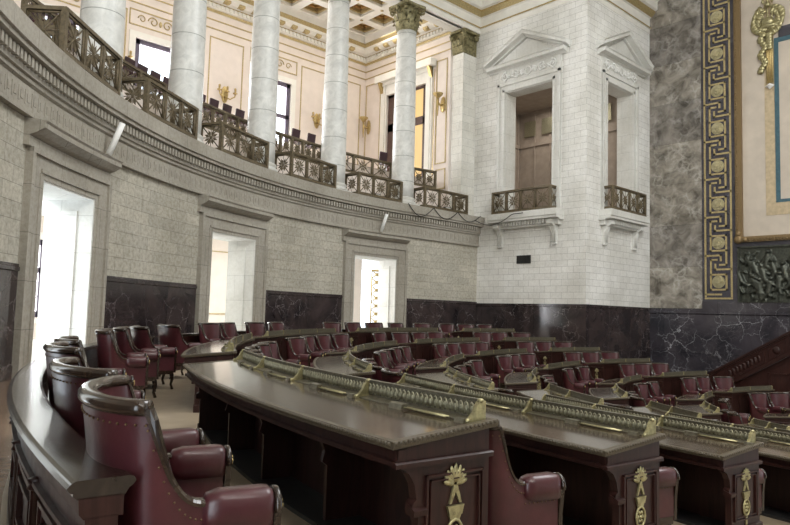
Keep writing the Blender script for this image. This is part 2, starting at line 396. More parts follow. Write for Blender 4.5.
# pedimented windows: generic in local (u along wall, n towards the hall, z)
def ped_window(k,P,u0,u1,z1,lab):
    """P(u,n,z)->xyz ; opening u0..u1 (u0<u1), top z1"""
    ctr=P((u0+u1)/2,0,6.6); e=empty('window_%d'%k,ctr); struct(e,lab)
    def bx(mb,a,b,n0,n1,c,d): 
        vs=[P(u,n,z) for z in (c,d) for u,n in ((a,n0),(b,n0),(b,n1),(a,n1))]
        mb.add(vs,[(0,3,2,1),(4,5,6,7),(0,1,5,4),(1,2,6,5),(2,3,7,6),(3,0,4,7)])
    w=u1-u0
    mb=MB()
    for a,b in ((u0-.46,u0),(u1,u1+.46)):
        bx(mb,a,b,-.02,.10,6.6,z1+.46)
    bx(mb,u0,u1,-.02,.10,z1,z1+.46)
    # stepped mouldings
    bx(mb,u0-.46,u0-.32,.08,.17,6.6,z1+.46); bx(mb,u1+.32,u1+.46,.08,.17,6.6,z1+.46); bx(mb,u0-.46,u1+.46,.08,.17,z1+.34,z1+.46)
    bx(mb,u0-.14,u0-.02,.08,.135,6.6,z1+.14); bx(mb,u1+.02,u1+.14,.08,.135,6.6,z1+.14); bx(mb,u0-.14,u1+.14,.08,.135,z1+.02,z1+.14)
    build('window_surround',mb,M['trimw'],e,ctr)
    # reveal lining
    mb=MB()
    bx(mb,u0-.001,u0+.03,-.77,.02,6.6,z1); bx(mb,u1-.03,u1+.001,-.77,.02,6.6,z1); bx(mb,u0,u1,-.77,.02,z1-.03,z1+.001)
    build('window_reveal',mb,M['trimw'],e,ctr)
    # frieze with scrolls
    f0,f1=z1+.46,z1+1.15; c=(u0+u1)/2
    mb=MB(); bx(mb,u0-.46,u1+.46,-.02,.09,f0,f1)
    bx(mb,u0-.46,u1+.46,.07,.15,f0,f0+.05)
    build('frieze_board',mb,M['trimw'],e,ctr)
    mb=MB(); zm=(f0+f1)/2+.02; hw=w/2+.3
    for s in (-1,1):
        for i,(cc,r0) in enumerate(((hw*.82,.24),(hw*.46,.20),(hw*.2,.13))):
            pts=[]
            for t in range(22):
                a=t*.46*(1 if i%2 else -1)+pi/2; r=r0*(1-t/24)
                pts.append(P(c+s*(cc+r*cos(a)),.125,zm+r*sin(a)))
            mb.tube(pts,.034,6)
            for t in range(4):
                a=t*1.6+i; mb.ell(P(c+s*(cc+r0*cos(a)),.125,zm+r0*.9*sin(a)),(.055,.055,.07))
        mb.tube([P(c+s*(hw*(.1+.88*t/12)),.125,zm+.13*sin(t*1.4)) for t in range(13)],.022,6)
    mb.tube([P(c+.17*cos(t*.52),.13,zm+.2*sin(t*.52)) for t in range(12)],.03,6,closed=True)
    build('carved_scrolls',mb,M['carvew'],e,ctr)
    # pediment
    b0=z1+1.15; ub=u0-.95; ue=u1+(1.2 if k==1 else 1.42); c=(ub+ue)/2
    mb=MB()
    def pr(prof,a,b):  mb.sweep(prof,lambda s,n,z:P(s,n,z),[a,b])
    pr([(-.02,b0),(.12,b0),(.16,b0+.05),(.42,b0+.10),(.42,b0+.24),(.48,b0+.28),(-.02,b0+.28)],ub+.15,ue-.15)
    ap=b0+1.72; 
    # tympanum
    mb.poly([P(ub+.5,-.02,b0+.25),P(ue-.5,-.02,b0+.25),P(c,-.02,ap-.35)],tuple(P(0,.1,0)[i]-P(0,0,0)[i] for i in range(3)))
    for s,eend in ((-1,ub),(1,ue)):
        def rk(t,n,z): 
            u=eend+(c-eend)*t; return P(u,n,b0+.30+(ap-b0-.55)*t+z)
        mb.sweep([(-.02,-.06),(.16,-.06),(.20,0),(.46,.05),(.46,.19),(.52,.25),(-.02,.30)],rk,[0,1])
    build('pediment',mb,M['trimw'],e,ctr)
    # dentils under raking and horizontal cornice
    mb=MB()
    n=int((ue-ub-.6)/.16)
    # balcony slab + brackets
    mb=MB()
    a,b=u0-.62,u1+.62
    pr([(-.02,6.1),(.34,6.1),(.36,6.16),(.62,6.18),(.62,6.28),(.66,6.30),(.66,6.6),(-.02,6.6)],a,b)
    for i in range(int((b-a-.9)/.17)):
        u=a+.45+i*.17; bx(mb,u,u+.09,.30,.44,6.19-.22,6.19)
    bx(mb,a+.1,b-.1,-.02,.30,5.88,6.1)
    build('balcony_slab',mb,M['trimw'],e,ctr)
    for uu in (u0-.32,u1+.02):
        mb=MB()
        pts=[(0,5.0),(.10,5.0),(.16,5.08),(.14,5.2),(.16,5.5),(.30,5.78),(.52,5.92),(.52,6.1),(0,6.1)]
        mb.poly([P(uu,n-.02,z) for n,z in pts],tuple(P(.30,0,0)[i]-P(0,0,0)[i] for i in range(3)))
        for q in (.06,.15,.24):
            mb.tube([P(uu+q,.15,5.05),P(uu+q,.15,5.5),P(uu+q,.30,5.8)],.025,6)
        for q in (.04,.15,.26): mb.ell(P(uu+q,.1,5.0),(.05,.07,.07))
        build('bracket',mb,M['trimw'],e,ctr)
    return e
PA=lambda u,n,z:(XA-n,u,z)
PB=lambda u,n,z:(u,YB-n,z)
ped_window(1,PA,OA[0],OA[1],OA[3],'balcony window with carved frieze and triangular pediment on the broad pale wall')
ped_window(2,PB,OB[0],OB[1],OB[3],'narrower looking pedimented balcony window next to the green marble pier')

# small room behind the two windows
mb=MB()
mb.box(XA+T+4.2,XA+T+4.3,YB+T,24,6.5,13.6); mb.box(XA+T,XA+T+4.3,23.9,24,6.5,13.6); mb.box(XA+T,XT+.6,YB+T+.01,24,13.5,13.7); mb.box(XA+T,XT+.6,YB+T,24,6.45,6.6)
for i in range(6):
    mb.box(XA+T+4.12,XA+T+4.2,YB+T+.35+i*1.05,YB+T+.42+i*1.05,6.6,13.4)
    mb.box(XA+T+.35+i*.72,XA+T+.42+i*.72,23.82,23.9,6.6,13.4)
mb.box(XA+T+4.1,XA+T+4.2,YB+T,24,11.4,11.6); mb.box(XA+T,XA+T+4.2,23.8,23.9,11.4,11.6)
struct(build('wall_side_room',mb,M['brownp']),'brown panelled walls of the small room behind the balcony windows')
for i in range(5):
    mb=MB(); y=YB+T+.75+i*1.2
    mb.box(XA+T+4.06,XA+T+4.12,y,y+.75,12.0,12.9); o=build('framed_picture',mb,M['brassd'],None,(XA+T+4.06,y,12.0))
    tag(o,'gilt framed panel high on the brown wall inside the balcony room','picture','gilt panels inside the balcony room')

# vent grille
mb=MB(); mb.box(XA-.04,XA+.0,19.42,20.25,4.12,4.52)
for i in range(9): mb.box(XA-.055,XA-.035,19.48+i*.085,19.51+i*.085,4.17,4.47)
tag(build('vent_grille',mb,M['black'],None,(XA,19.8,4.12)),'small black slotted vent on the pale wall under the balcony','vent')

# upper cornices (gold beads) over curve, wall A and wall B
UP=[(.02,16.55),(-.02,16.55),(-.02,16.83),(-.07,16.83)]
def up_profile(): 
    a=[(.3,16.60),(-.0,16.60),(-.0,16.84),(-.06,16.86),(-.06,16.94),(-.0,16.96),(-.0,17.42),(-.10,17.46),(-.30,17.66),(-.30,17.74),(-.42,17.80),(-.42,18.2),(-.7,18.4),(-.7,18.8),(.3,18.8)]
    mi=[0,0,0,1,1,0,0,2,1,0,0,0,0,0,0]
    return a,mi
a,mi=up_profile()
mb=MB()
mb.sweep([(22.35-q[0]*-1,q[1]) for q in a],fcp,arc(150,75.0),pm=mi)
mb.sweep([(23.3,16.6),(23.3,18.8),(22.5,18.8),(22.5,16.6)],fcp,arc(150,75))
struct(build('trim_5',mb,[M['creamw'],M['gold'],M['goldp']],uv='cyl'),'white entablature with gilt bands above the columns')
mb=MB()
mb.sweep([(XA-.02+q[0],q[1]) for q in a],lambda s,x,z:(x,s,z),[23.0,YB-.7],pm=mi)
struct(build('trim_6',mb,[M['creamw'],M['gold'],M['goldp']]),'gilt banded cornice above the broad pale wall')
mb=MB()
mb.sweep([(YB-.02+q[0],q[1]) for q in a],lambda s,x,z:(s,x,z),[XA-.7,XT],pm=mi)
struct(build('trim_7',mb,[M['creamw'],M['gold'],M['goldp']]),'gilt banded cornice above the return wall')

# right hand (tribune) wall ------------------------------------------------------------
YR=-16.0
mb=MB(); mb.box(XT+.02,XT+.6,YR,YB+.3,-2.0,19.95)
struct(build('wall_right',mb,M['dadoL']),'dark marble wall behind the tribune')
mb=MB(); mb.box(XT-.02,XT+.02,13.70,YB+.0,2.15,19.95)
struct(build('trim_8',mb,M['green']),'tall pier faced in swirling grey-green marble')
mb=MB()
mb.box(XT-.10,XT+.02,YR,13.72,2.58-.5,2.50)
mb.sweep([(.02,-2.0),(-.10,-2.0),(-.10,1.86),(-.15,1.90),(-.15,1.98),(-.12,2.0),(-.12,2.08),(.02,2.08)],lambda s,x,z:(XT+x,s,z),[YB,YR])
struct(build('trim_9',mb,M['dadoL']),'violet black marble dado and plinth below the meander border')
mb=MB(); mb.box(XT-.06,XT+.02,12.0,13.72,2.5,19.95); mb.box(XT-.06,XT+.02,YR,12.0,5.02,5.30)
struct(build('trim_10',mb,M['darkslab']),'smooth violet black marble border slab')
# meander inlay: one thing, discs as parts
e=empty('meander_border',(XT-.07,13.0,2.6)); tag(e,'gilded Greek key border with round bosses rising beside the green marble pier','wall ornament')
og=(XT-.07,13.0,2.6)
mb=MB(); t=.085
def bar(u0,u1,z0,z1): mb.box(XT-.085,XT-.055,13.60-u1,13.60-u0,z0,z1)
# pattern units: u in m from left edge (13.60), v down
S=1.86/300
KX=1.20/190.
def PX(x): return (x-132)*KX
zr=4.36+.93  # z of a disc centre (pattern v=115)
def seg(x0,y0,x1,y1,base):
    z0=base-(y0-115)*S; z1=base-(y1-115)*S
    if x0==x1: bar(PX(x0)-t/2+.04,PX(x0)+t/2+.04,min(z0,z1)-t/2,max(z0,z1)+t/2)
    else: bar(min(PX(x0),PX(x1))-t/2+.04,max(PX(x0),PX(x1))+t/2+.04,z0-t/2,z0+t/2)
zb=[3.43+1.86*i for i in range(9)]
for b_ in zb:
    seg(172,60,285,60,b_); seg(172,175,285,175,b_); seg(172,60,172,175,b_); seg(285,60,285,175,b_)
    if b_>3.5:
        seg(285,175,285,285,b_); seg(240,285,285,285,b_); seg(132,212,245,212,b_); seg(245,212,245,250,b_)
        seg(172,245,215,245,b_); seg(172,245,172,360,b_); seg(205,320,322,320,b_); seg(205,282,205,320,b_)
    else:
        seg(132,212,245,212,b_)
bar(0,t,2.69,19.7); bar(PX(322),PX(322)+t,2.69,19.7); bar(0,PX(322)+t,2.60,2.68)
build('key_pattern',mb,M['goldp'],e,og)
for b_ in zb:
    mb=MB()
    n=20; yc=13.60-(PX(228)+.04)
    for (r,d) in ((.30,.02),(.24,.05),(.16,.10),(.06,.13)):
        pts=[(XT-.06,yc+r*cos(2*pi*k/n),b_+r*sin(2*pi*k/n)) for k in range(n)]
        mb.poly(pts,(-d,0,0))
    build('round_boss',mb,M['boss'],e,og)
# framed cream panel
YC=.55; FL=12.06
e=empty('wall_frame',(XT-.1,YC,5.3)); tag(e,'huge cream marble wall panel in an ornate gilt frame, right edge of photo','wall panel'); og=(XT-.1,YC,5.3)
mb=MB(); mb.box(XT-.04,XT+.03,-11,FL,5.3,19.95); build('panel_field',mb,M['panelc'],e,og)
mb=MB(); 
def hollow(mb,x0,x1,ya,yb,z0,w): # U frame opening upward
    mb.box(x0,x1,ya-w,ya,z0+w,19.95); mb.box(x0,x1,yb,yb+w,z0+w,19.95); mb.box(x0,x1,yb,ya,z0,z0+w)
hollow(mb,XT-.17,XT-.0,12.12,-11.1,5.25,.12)
mb.box(XT-.20,XT-.0,11.82,12.12,5.50,19.95); mb.box(XT-.22,XT,-10.8,11.95,5.37,5.50)
for i in range(120): mb.ell((XT-.2,12.05,5.5+i*.13),(.05,.05,.05),n=6,k=4)
for i in range(60): mb.ell((XT-.2,11.9-i*.13,5.32),(.05,.05,.05),n=6,k=4)
mb.ell((XT-.2,12.0,5.38),(.1,.2,.2)); mb.ell((XT-.2,11.75,5.38),(.08,.16,.13)); mb.ell((XT-.2,12.0,5.65),(.08,.13,.16))
build('gilt_frame',mb,M['frameg'],e,og)
mb=MB()
mb.box(XT-.06,XT-.03,10.42,10.83,7.05,17); mb.box(XT-.06,XT-.03,-9.7,10.83,6.42,7.05)
build('tan_band',mb,M['paneltan'],e,og)
mb=MB(); mb.box(XT-.075,XT-.03,10.22,10.40,7.12,14.4); mb.box(XT-.075,XT-.03,-9.5,10.40,6.98,7.12); mb.box(XT-.075,XT-.03,-9.5,10.4,14.4,14.62)
build('blue_stripe',mb,M['blue'],e,og)
mb=MB(); mb.box(XT-.09,XT-.03,-9.5,10.2,14.6,15.1); build('dark_header',mb,M['darkslab'],e,og)
# gilt wreath and hanging fasces
e=empty('gilt_wreath_ornament',(XT-.1,10.7,12.3)); tag(e,'gilt crown and laurel wreath above a hanging fasces on the cream panel','wall ornament'); og=(XT-.1,10.7,12.3)
mb=MB(); yc=10.62; zc=15.55
for s in (-1,1):
    for i in range(16):
        a=-pi/2+s*(.25+i*.16); r=.56
        for q in (-1,1):
            rr=r+q*.10
            mb.ell((XT-.14-.03*(i%2),yc-rr*cos(a)*.95,zc+rr*sin(a)),(.06,.09,.17),ax=((1,0,0),(0,cos(a+q*.6),sin(a+q*.6)),(0,-sin(a+q*.6),cos(a+q*.6))),n=8,k=5)
for k in range(5):
    mb.tube([(XT-.16,yc+(.36-.18*k)*(.5+.6*sin(t*pi/8)),zc-.35+t*.14) for t in range(8)],.035,6)
mb.ell((XT-.18,yc,zc-.30),(.1,.42,.12)); mb.ell((XT-.18,yc,zc+.72),(.1,.14,.14)); mb.ell((XT-.18,yc,zc-.1),(.12,.30,.22))
for q in (-.2,0,.2): mb.ell((XT-.16,yc+q,zc+.92),(.05,.06,.12))
build('laurel_wreath',mb,M['brass'],e,og)
mb=MB()
for i in range(14):
    zz=zc-.7-i*.13; mb.ell((XT-.17,yc+.22+.10*sin(i*1.1),zz),(.08,.16,.13),n=8,k=5)
    if i<6: mb.ell((XT-.17,yc-.05,zz),(.08,.17,.12),n=8,k=5)
build('hanging_garland',mb,M['brass'],e,og)
mb=MB()
for q in (-.1,-.03,.04,.11): mb.tube([(XT-.13,yc+q-.06,zc-.6),(XT-.13,yc+q-.06,12.55)],.05,8)
build('fasces_rods',mb,M['gold'],e,og)
mb=MB(); mb.lathe([(0.0,-.16),(.2,0),(0.0,.14)],(XT-.16,yc-.05,12.4),4,smooth=False); build('white_tip',mb,M['white'],e,og)['label']='white diamond shaped tip'

# bronze battle relief
e=empty('bronze_relief',(XT-.1,5,2.5)); tag(e,'dark bronze relief crowded with figures below the framed cream panel','relief'); og=(XT-.1,5,2.5)
def relief():
    mb=MB(); y1,y0=12.0,4.0; z0,z1=2.5,5.0; ny,nz=220,80
    rs=random.Random(3); caps=[]
    for i in range(46):
        y=y0+rs.random()*8; z=2.75+rs.random()*1.55; ln=rs.uniform(-.5,.5)
        hd=(y+ln*.5,z+.62); sh=(y+ln*.4,z+.42); hp=(y,z)
        caps.append((hd,hd,.10,.16)); caps.append((sh,hp,.13,.13))
        for q in (-1,1):
            kn=(hp[0]+q*rs.uniform(.05,.3),hp[1]-rs.uniform(.15,.35)); ft=(kn[0]+rs.uniform(-.2,.2),kn[1]-.32)
            caps.append((hp,kn,.085,.11)); caps.append((kn,ft,.06,.09))
            el=(sh[0]+q*rs.uniform(.15,.3),sh[1]+rs.uniform(-.25,.2)); ha=(el[0]+rs.uniform(-.1,.25)*q,el[1]+rs.uniform(-.2,.25))
            caps.append((sh,el,.06,.1)); caps.append((el,ha,.045,.08))
    H=[[0.0]*(nz+1) for _ in range(ny+1)]
    for (a,b,r,h) in caps:
        ya,yb=min(a[0],b[0])-r,max(a[0],b[0])+r; za,zb2=min(a[1],b[1])-r,max(a[1],b[1])+r
        for i in range(max(0,int((ya-y0)/8*ny)),min(ny,int((yb-y0)/8*ny)+1)+1):
            for j in range(max(0,int((za-z0)/2.5*nz)),min(nz,int((zb2-z0)/2.5*nz)+1)+1):
                y=y0+8*i/ny; z=z0+2.5*j/nz
                dx,dz=b[0]-a[0],b[1]-a[1]; L=dx*dx+dz*dz
                tt=0 if L==0 else max(0,min(1,((y-a[0])*dx+(z-a[1])*dz)/L))
                d=hypot(y-a[0]-tt*dx,z-a[1]-tt*dz)
                if d<r: H[i][j]=max(H[i][j],h*sqrt(1-(d/r)**2)+h*.35)
    vs=[(XT-.05-H[i][j],y0+8*i/ny,z0+2.5*j/nz) for i in range(ny+1) for j in range(nz+1)]
    fs=[(i*(nz+1)+j,i*(nz+1)+j+1,(i+1)*(nz+1)+j+1,(i+1)*(nz+1)+j) for i in range(ny) for j in range(nz)]
    mb.add(vs,fs,0,True); return mb
build('figure_field',relief(),M['bronze'],e,og,fix=False)
mb=MB(); mb.box(XT-.14,XT,11.98,12.08,2.5,5.05); mb.box(XT-.14,XT,3.9,12.08,4.97,5.05); mb.box(XT-.14,XT,3.9,12.08,2.46,2.53); mb.box(XT-.14,XT,3.9,4.02,2.5,5.05)
build('relief_border',mb,M['bronze'],e,og)

# ------------------------------------------------------------------ columns
def leaf(mb,ang,r0,z0,h,w,out,m=0):
    """acanthus leaf curling outward"""
    pts=[]; n=7
    c,s=cos(ang),sin(ang)
    vs=[]
    for i in range(n):
        t=i/(n-1); r=r0+out*(t**2.2)+.015; z=z0+h*(t if t<.85 else .85-(t-.85)*1.2); ww=w*(.75+.5*sin(pi*min(1,t*1.1)))*(1 if t<.8 else (1.25-t*.9)/.53)
        for q in (-1,-.5,0,.5,1):
            rr=r+.02*(1-abs(q))-(.03*abs(q) if i%2 else 0); vs.append((rr*c-q*ww*s,rr*s+q*ww*c,z))
    fs=[(i*5+j,i*5+j+1,(i+1)*5+j+1,(i+1)*5+j) for i in range(n-1) for j in range(4)]
    mb.add(vs,fs,m,True)
def capital_mesh():
    mb=MB()
    mb.lathe([(.40,0),(.44,.02),(.44,.07),(.40,.09),(.39,.5),(.43,.9),(.52,1.12)],(0,0,0),20)
    for k in range(8):
        a=2*pi*k/8; leaf(mb,a,.42,.05,.46,.14,.17); leaf(mb,a+pi/8,.43,.08,.86,.13,.24)
        leaf(mb,a+pi/16,.42,.1,.3,.06,.1)
    for k in range(4):
        a=pi/4+k*pi/2; c,s=cos(a),sin(a)
        for q in (-1,1):
            pts=[]
            for t in range(16):
                an=t*.42; r=.13*(1-t/18); rad_=.60+.02*0+r*cos(an+pi*.9)+.06; z=.98+r*sin(an+pi*.9)
                pts.append((rad_*c-q*.03*s,rad_*s+q*.03*c,z))
            mb.tube(pts,.032,6)
        mb.tube([(.44*c,.44*s,.62),(.50*c,.50*s,.82),(.62*c,.62*s,1.02)],.045,6)
        b=k*pi/2; mb.ell((.54*cos(b),.54*sin(b),1.08),(.09,.09,.10))
        for q in (-1,1):
            mb.tube([(.42*cos(b+q*.3),.42*sin(b+q*.3),.6),(.48*cos(b+q*.2),.48*sin(b+q*.2),.9),(.52*cos(b+q*.08),.52*sin(b+q*.08),1.0)],.03,6)
    # abacus with concave sides
    pts=[]
    for k in range(4):
        a=pi/4+k*pi/2
        pts.append((.80*cos(a-.09),.80*sin(a-.09),1.10)); pts.append((.80*cos(a+.09),.80*sin(a+.09),1.10))
        for t in (.25,.5,.75):
            b=a+t*pi/2; r=.80-.23*sin(pi*t); pts.append((r*cos(b),r*sin(b),1.10))
    mb.poly(pts,(0,0,.13))
    return mb
capme=None; COLS=[]
def make_column():
    e=empty('marble_column',(0,0,6.6)); 
    mb=MB(); mb.box(-.68,.68,-.68,.68,0,.14)
    mb.lathe([(.66,.14),(.69,.18),(.66,.26),(.59,.30),(.59,.33),(.63,.38),(.61,.44),(.56,.47)],(0,0,0),28)
    build('base',mb,M['trimw'],e)
    mb=MB(); pr=[]
    for i in range(13):
        t=i/12; pr.append((.55-.075*t**1.8,.46+8.28*t))
    mb.lathe(pr,(0,0,0),36); build('shaft',mb,M['colm'],e)
    o=build('capital',capital_mesh(),M['capg'],e); o.location=(0,0,8.70); o.scale=(1.15,1.15,1.06)
    return e
def copy_tree(o,parent=None):
    c=o.copy(); COL.objects.link(c)
    if parent: c.parent=parent
    for ch in o.children: copy_tree(ch,c)
    return c
COLANG=[86.9,97.9,108.9,119.8,130.7]
colab=['marble column nearest the pilaster, its leafy capital fully in view','tall marble column, second from the pilaster','tall marble column in the middle of the five along the gallery','tall marble column, second from the left end of the gallery','leftmost marble column, cut off by the top of the photo']
c0=make_column()
for i,a in enumerate(COLANG):
    o=c0 if i==0 else copy_tree(c0)
    p=cp(a,22.95) if a>TH1 else cp(a,22.95)
    o.location=(p[0],p[1],6.6); o.rotation_euler=(0,0,rad(a+0)); COLS.append(o)
    tag(o,colab[i],'column','marble columns of the gallery')
# pilaster
e=empty('pilaster',(26.45,23.35,6.6)); tag(e,'square pale stone pilaster with gilt bronze capital against the corner wall','pilaster')
mb=MB(); mb.box(-.56,.53,-.27,.57,0,.5); mb.box(-.5,.54,-.22,.52,.5,8.76); build('shaft',mb,M['ashlar_up'],e,(0,0,0))
mb=MB(); mb.box(-.50,.54,-.22,.52,8.76,9.9); 
for (x,y,a) in [(-.52,-.1+i*.22,pi) for i in range(3)]+[(-.38+i*.24,-.24,-pi/2) for i in range(3)]:
    for h,w,o_,dz in ((.46,.12,.14,0),(.86,.11,.22,.03)):
        tmp=MB(); leaf(tmp,0,0,8.80+dz,h,w,o_)
        ca,sa=cos(a),sin(a); sh=.0 if dz==0 else .11
        tmp.v=[(x+vx*ca-vy*sa+(sh if abs(ca)<.5 else 0),y+vx*sa+vy*ca+(sh if abs(ca)>.5 else 0),vz) for vx,vy,vz in tmp.v]
        mb.add(tmp.v,tmp.f,0,True)
mb.box(-.72,.54,-.42,.6,9.87,10.0)
for (x,y) in ((-.66,-.38),(.34,-.40),(-.66,.5)): 
    mb.tube([(x+.13*cos(t*.5),y,9.72+.12*sin(t*.5)*(1-t/14)) for t in range(12)],.05,6); mb.ell((x,y,9.65),(.11,.11,.13))
build('capital',mb,M['capg'],e,(0,0,0))

# ------------------------------------------------------------------ gallery walls, windows, ceiling
mb=MB()
WIN=[(7.6,9.8),(11.75,14.05),(18.2,20.5)]
xs=[-8.0]
for a,b in WIN: xs+=[a,b]
xs.append(XE+.2)
for i in range(0,len(xs),2): mb.box(xs[i],xs[i+1],YO,YO+.5,-.5,18.3)
LOW=[]  # corridor windows below
for a,b in WIN:
    mb.box(a,b,YO,YO+.5,4.2,9.3); mb.box(a,b,YO,YO+.5,14.1,18.3); mb.box(a,b,YO,YO+.5,-.5,.9)
struct(build('wall_gallery',mb,M['cream']),'cream plaster rear wall of the gallery')
mb=MB()
DE=(25.75,29.0)   # door on the end wall
mb.box(XE,XE+.3,24.0,DE[0],6.6,18.3); mb.box(XE,XE+.3,DE[1],YO,6.6,18.3); mb.box(XE,XE+.3,DE[0],DE[1],14.3,18.3); mb.box(XE,XE+.3,DE[0],DE[1],6.6,8.1)
struct(build('wall_gallery_end',mb,M['cream']),'cream plaster end wall of the gallery')
mb=MB()
def frame_panel(mb,P,u0,u1,z0,z1,w=.05,n=.02):
    for a,b,c,d in ((u0,u1,z0,z0+w),(u0,u1,z1-w,z1),(u0,u0+w,z0,z1),(u1-w,u1,z0,z1)):
        mb.fbox(P((a+b)/2,n,(c+d)/2),tuple((P(1,0,0)[i]-P(0,0,0)[i])*(b-a)/2 for i in range(3)),tuple((P(0,1,0)[i]-P(0,0,0)[i])*.02 for i in range(3)),(0,0,(d-c)/2))
PG=lambda u,n,z:(u,YO-n,z)
PE=lambda u,n,z:(XE-n,u,z)
for a,b in ((10.15,11.3),(15.5,17.45),(21.15,23.5),(24.2,25.5),(4.2,6.6)): frame_panel(mb,PG,a,b,9.2,15.35)
for a,b in ((29.6,30.95),(24.2,25.0)): frame_panel(mb,PE,a,b,9.6,15.35)
frame_panel(mb,PE,24.2,24.9,8.2,9.3)
for a,b in WIN:
    frame_panel(mb,PG,a-.35,b+.35,14.68,15.45)
    c=(a+b)/2
    for s in (-1,1):
        mb.tube([PG(c+s*(.35+.26*(1-t/20)*cos(t*.5)),.04,15.06+.26*(1-t/20)*sin(t*.5)) for t in range(16)],.03,5)
        mb.tube([PG(c+s*(.9+.2*(1-t/16)*cos(t*.6)),.04,15.06+.2*(1-t/16)*sin(t*.6)) for t in range(12)],.025,5)
    mb.ell(PG(c,.04,15.06),(.08,.04,.15))
for z in (15.75,16.2):
    mb.box(-8,XE,YO-.05,YO,z,z+.05); mb.box(XE-.05,XE,24.0,YO,z,z+.05)
struct(build('trim_11',mb,M['goldp']),'thin gilt panel mouldings and scroll friezes on the cream gallery walls')
# inner cornice
ic=[(.0,16.6),(-.06,16.6),(-.10,16.68),(-.10,16.74),(-.22,16.76),(-.22,17.0),(-.26,17.04),(-.55,17.06),(-.75,17.2),(-.75,17.35),(-.85,17.5),(-.85,17.56),(-1.0,17.9),(.0,17.9)]
im=[0,1,1,0,0,1,0,0,0,1,1,0,0,0]
mb=MB()
mb.sweep([(YO+q[0],q[1]) for q in ic],lambda s,x,z:(s,x,z),[-8,XE],pm=im)
mb.sweep([(XE+q[0],q[1]) for q in ic],lambda s,x,z:(x,s,z),[23.5,YO],pm=im)
n=70
for i in range(110):
    x=-1+i*.245; 
    if x<XE-.3: mb.box(x,x+.13,YO-.30,YO-.2,16.80,16.98)
for i in range(28):
    y=24.2+i*.245; 
    if y<YO-.3: mb.box(XE-.30,XE-.2,y,y+.13,16.80,16.98)
for i in range(32):
    x=.3+i*.82
    if x<XE-1.1: mb.box(x,x+.34,YO-.72,YO-.24,17.05,17.22,1); mb.ell((x+.17,YO-.62,17.06),(.17,.14,.12),1)
for i in range(8):
    y=24.3+i*.82
    if y<YO-1.1: mb.box(XE-.72,XE-.24,y,y+.34,17.05,17.22,1); mb.ell((XE-.62,y+.17,17.06),(.14,.17,.12),1)
struct(build('trim_12',mb,[M['creamw'],M['goldp']]),'white and gilt bracketed cornice inside the gallery')
# coffered ceiling: slabs as beams + recessed panels
mb=MB()
PIT=1.72; BW=.52; 
x0,x1,y0,y1=-8.0,XE,14.0,YO
def incirc(x,y): return hypot(x-CX,y-CY)<23.0
zc0,zc1=17.9,18.45
nx=int((x1-x0)/PIT)+1; ny=int((y1-y0)/PIT)+1
for i in range(nx):
    for j in range(ny):
        xa=x1-.9-(i+1)*PIT; ya=y1-.9-(j+1)*PIT; xb=xa+PIT; yb=ya+PIT
        if incirc(xa+PIT/2,ya+PIT/2-.6) and True:
            if hypot(xa+PIT/2-CX,ya+PIT/2-CY)<22.2: continue
        # beams around
        mb.box(xa,xb,ya,ya+BW/2,zc0,zc1); mb.box(xa,xb,yb-BW/2,yb,zc0,zc1); mb.box(xa,xa+BW/2,ya+BW/2,yb-BW/2,zc0,zc1); mb.box(xb-BW/2,xb,ya+BW/2,yb-BW/2,zc0,zc1)
        a,b,c,d=xa+BW/2,xb-BW/2,ya+BW/2,yb-BW/2
        for w,z in ((.12,18.05),(.24,18.25)):
            for q in ((a,b,c,c+w),(a,b,d-w,d),(a,a+w,c,d),(b-w,b,c,d)): mb.box(*q,z,zc1,1 if w<.2 else 2)
        mb.box(a,b,c,d,18.4,18.46,2)
        cx_,cy_=(a+b)/2,(c+d)/2
        for k in range(6): mb.ell((cx_+.2*cos(k*1.047),cy_+.2*sin(k*1.047),18.35),(.12,.12,.07),1,8,4)
        mb.ell((cx_,cy_,18.32),(.12,.12,.1),1,8,4)
        mb.lathe([(.07,0),(.1,.02),(0.05,.04)],(xa,ya,zc0-.04),8,1)
mb.box(x0,x1,YO-.9,YO,17.9,18.46); mb.box(XE-.9,XE,23,YO,17.9,18.46)
struct(build('ceiling_gallery',mb,[M['creamw'],M['goldp'],M['ochre']]),'white and gilt coffered ceiling over the gallery')
mb=MB(); mb.box(-8,XE+.3,10,YO+.5,18.47,18.6); 
# windows of the gallery
def gal_window(k,a,b,z0,z1):
    c=((a+b)/2,YO+.2,z0); e=empty('window_%d'%k,c); struct(e,'bright tall window in the cream gallery wall' if z0>5 else 'bright window of the corridor behind the doors')
    m=MB(); w=.24; y0,y1=YO+.06,YO+.24
    m.box(a,a+w,y0,y1,z0,z1); m.box(b-w,b,y0,y1,z0,z1); m.box(a,b,y0,y1,z0,z0+w); m.box(a,b,y0,y1,z1-w,z1)
    cx_=(a+b)/2
    if k%3==0: [m.box(q-.05,q+.05,y0,y1,z0,z1) for q in (cx_-.35,cx_+.35)]
    for z in (z0+(z1-z0)*.60,): m.box(a,b,y0,y1,z-.11,z+.11)
    for z in (z0+(z1-z0)*.25,): m.box(a,b,y0+.03,y1-.03,z-.02,z+.02)
    build('window_frame',m,M['purple'],e,c)
    m=MB(); m.box(a+w,b-w,YO+.17,YO+.18,z0+w,z1-w); build('window_pane',m,M['glass'],e,c)
    m=MB()
    for q in ((a-.3,a),(b,b+.3)): m.box(q[0],q[1],YO-.06,YO+.02,z0-.2,z1+.3)
    m.box(a,b,YO-.06,YO+.02,z1,z1+.3)
    m.box(a-.3,b+.3,YO-.10,YO,z0-.25,z0-.05)
    build('window_casing',m,M['creamw'],e,c)
wk=3
for a,b in WIN: gal_window(wk,a,b,9.3,14.1); wk+=1
for a,b in WIN: gal_window(wk,a,b,.9,4.2); wk+=1
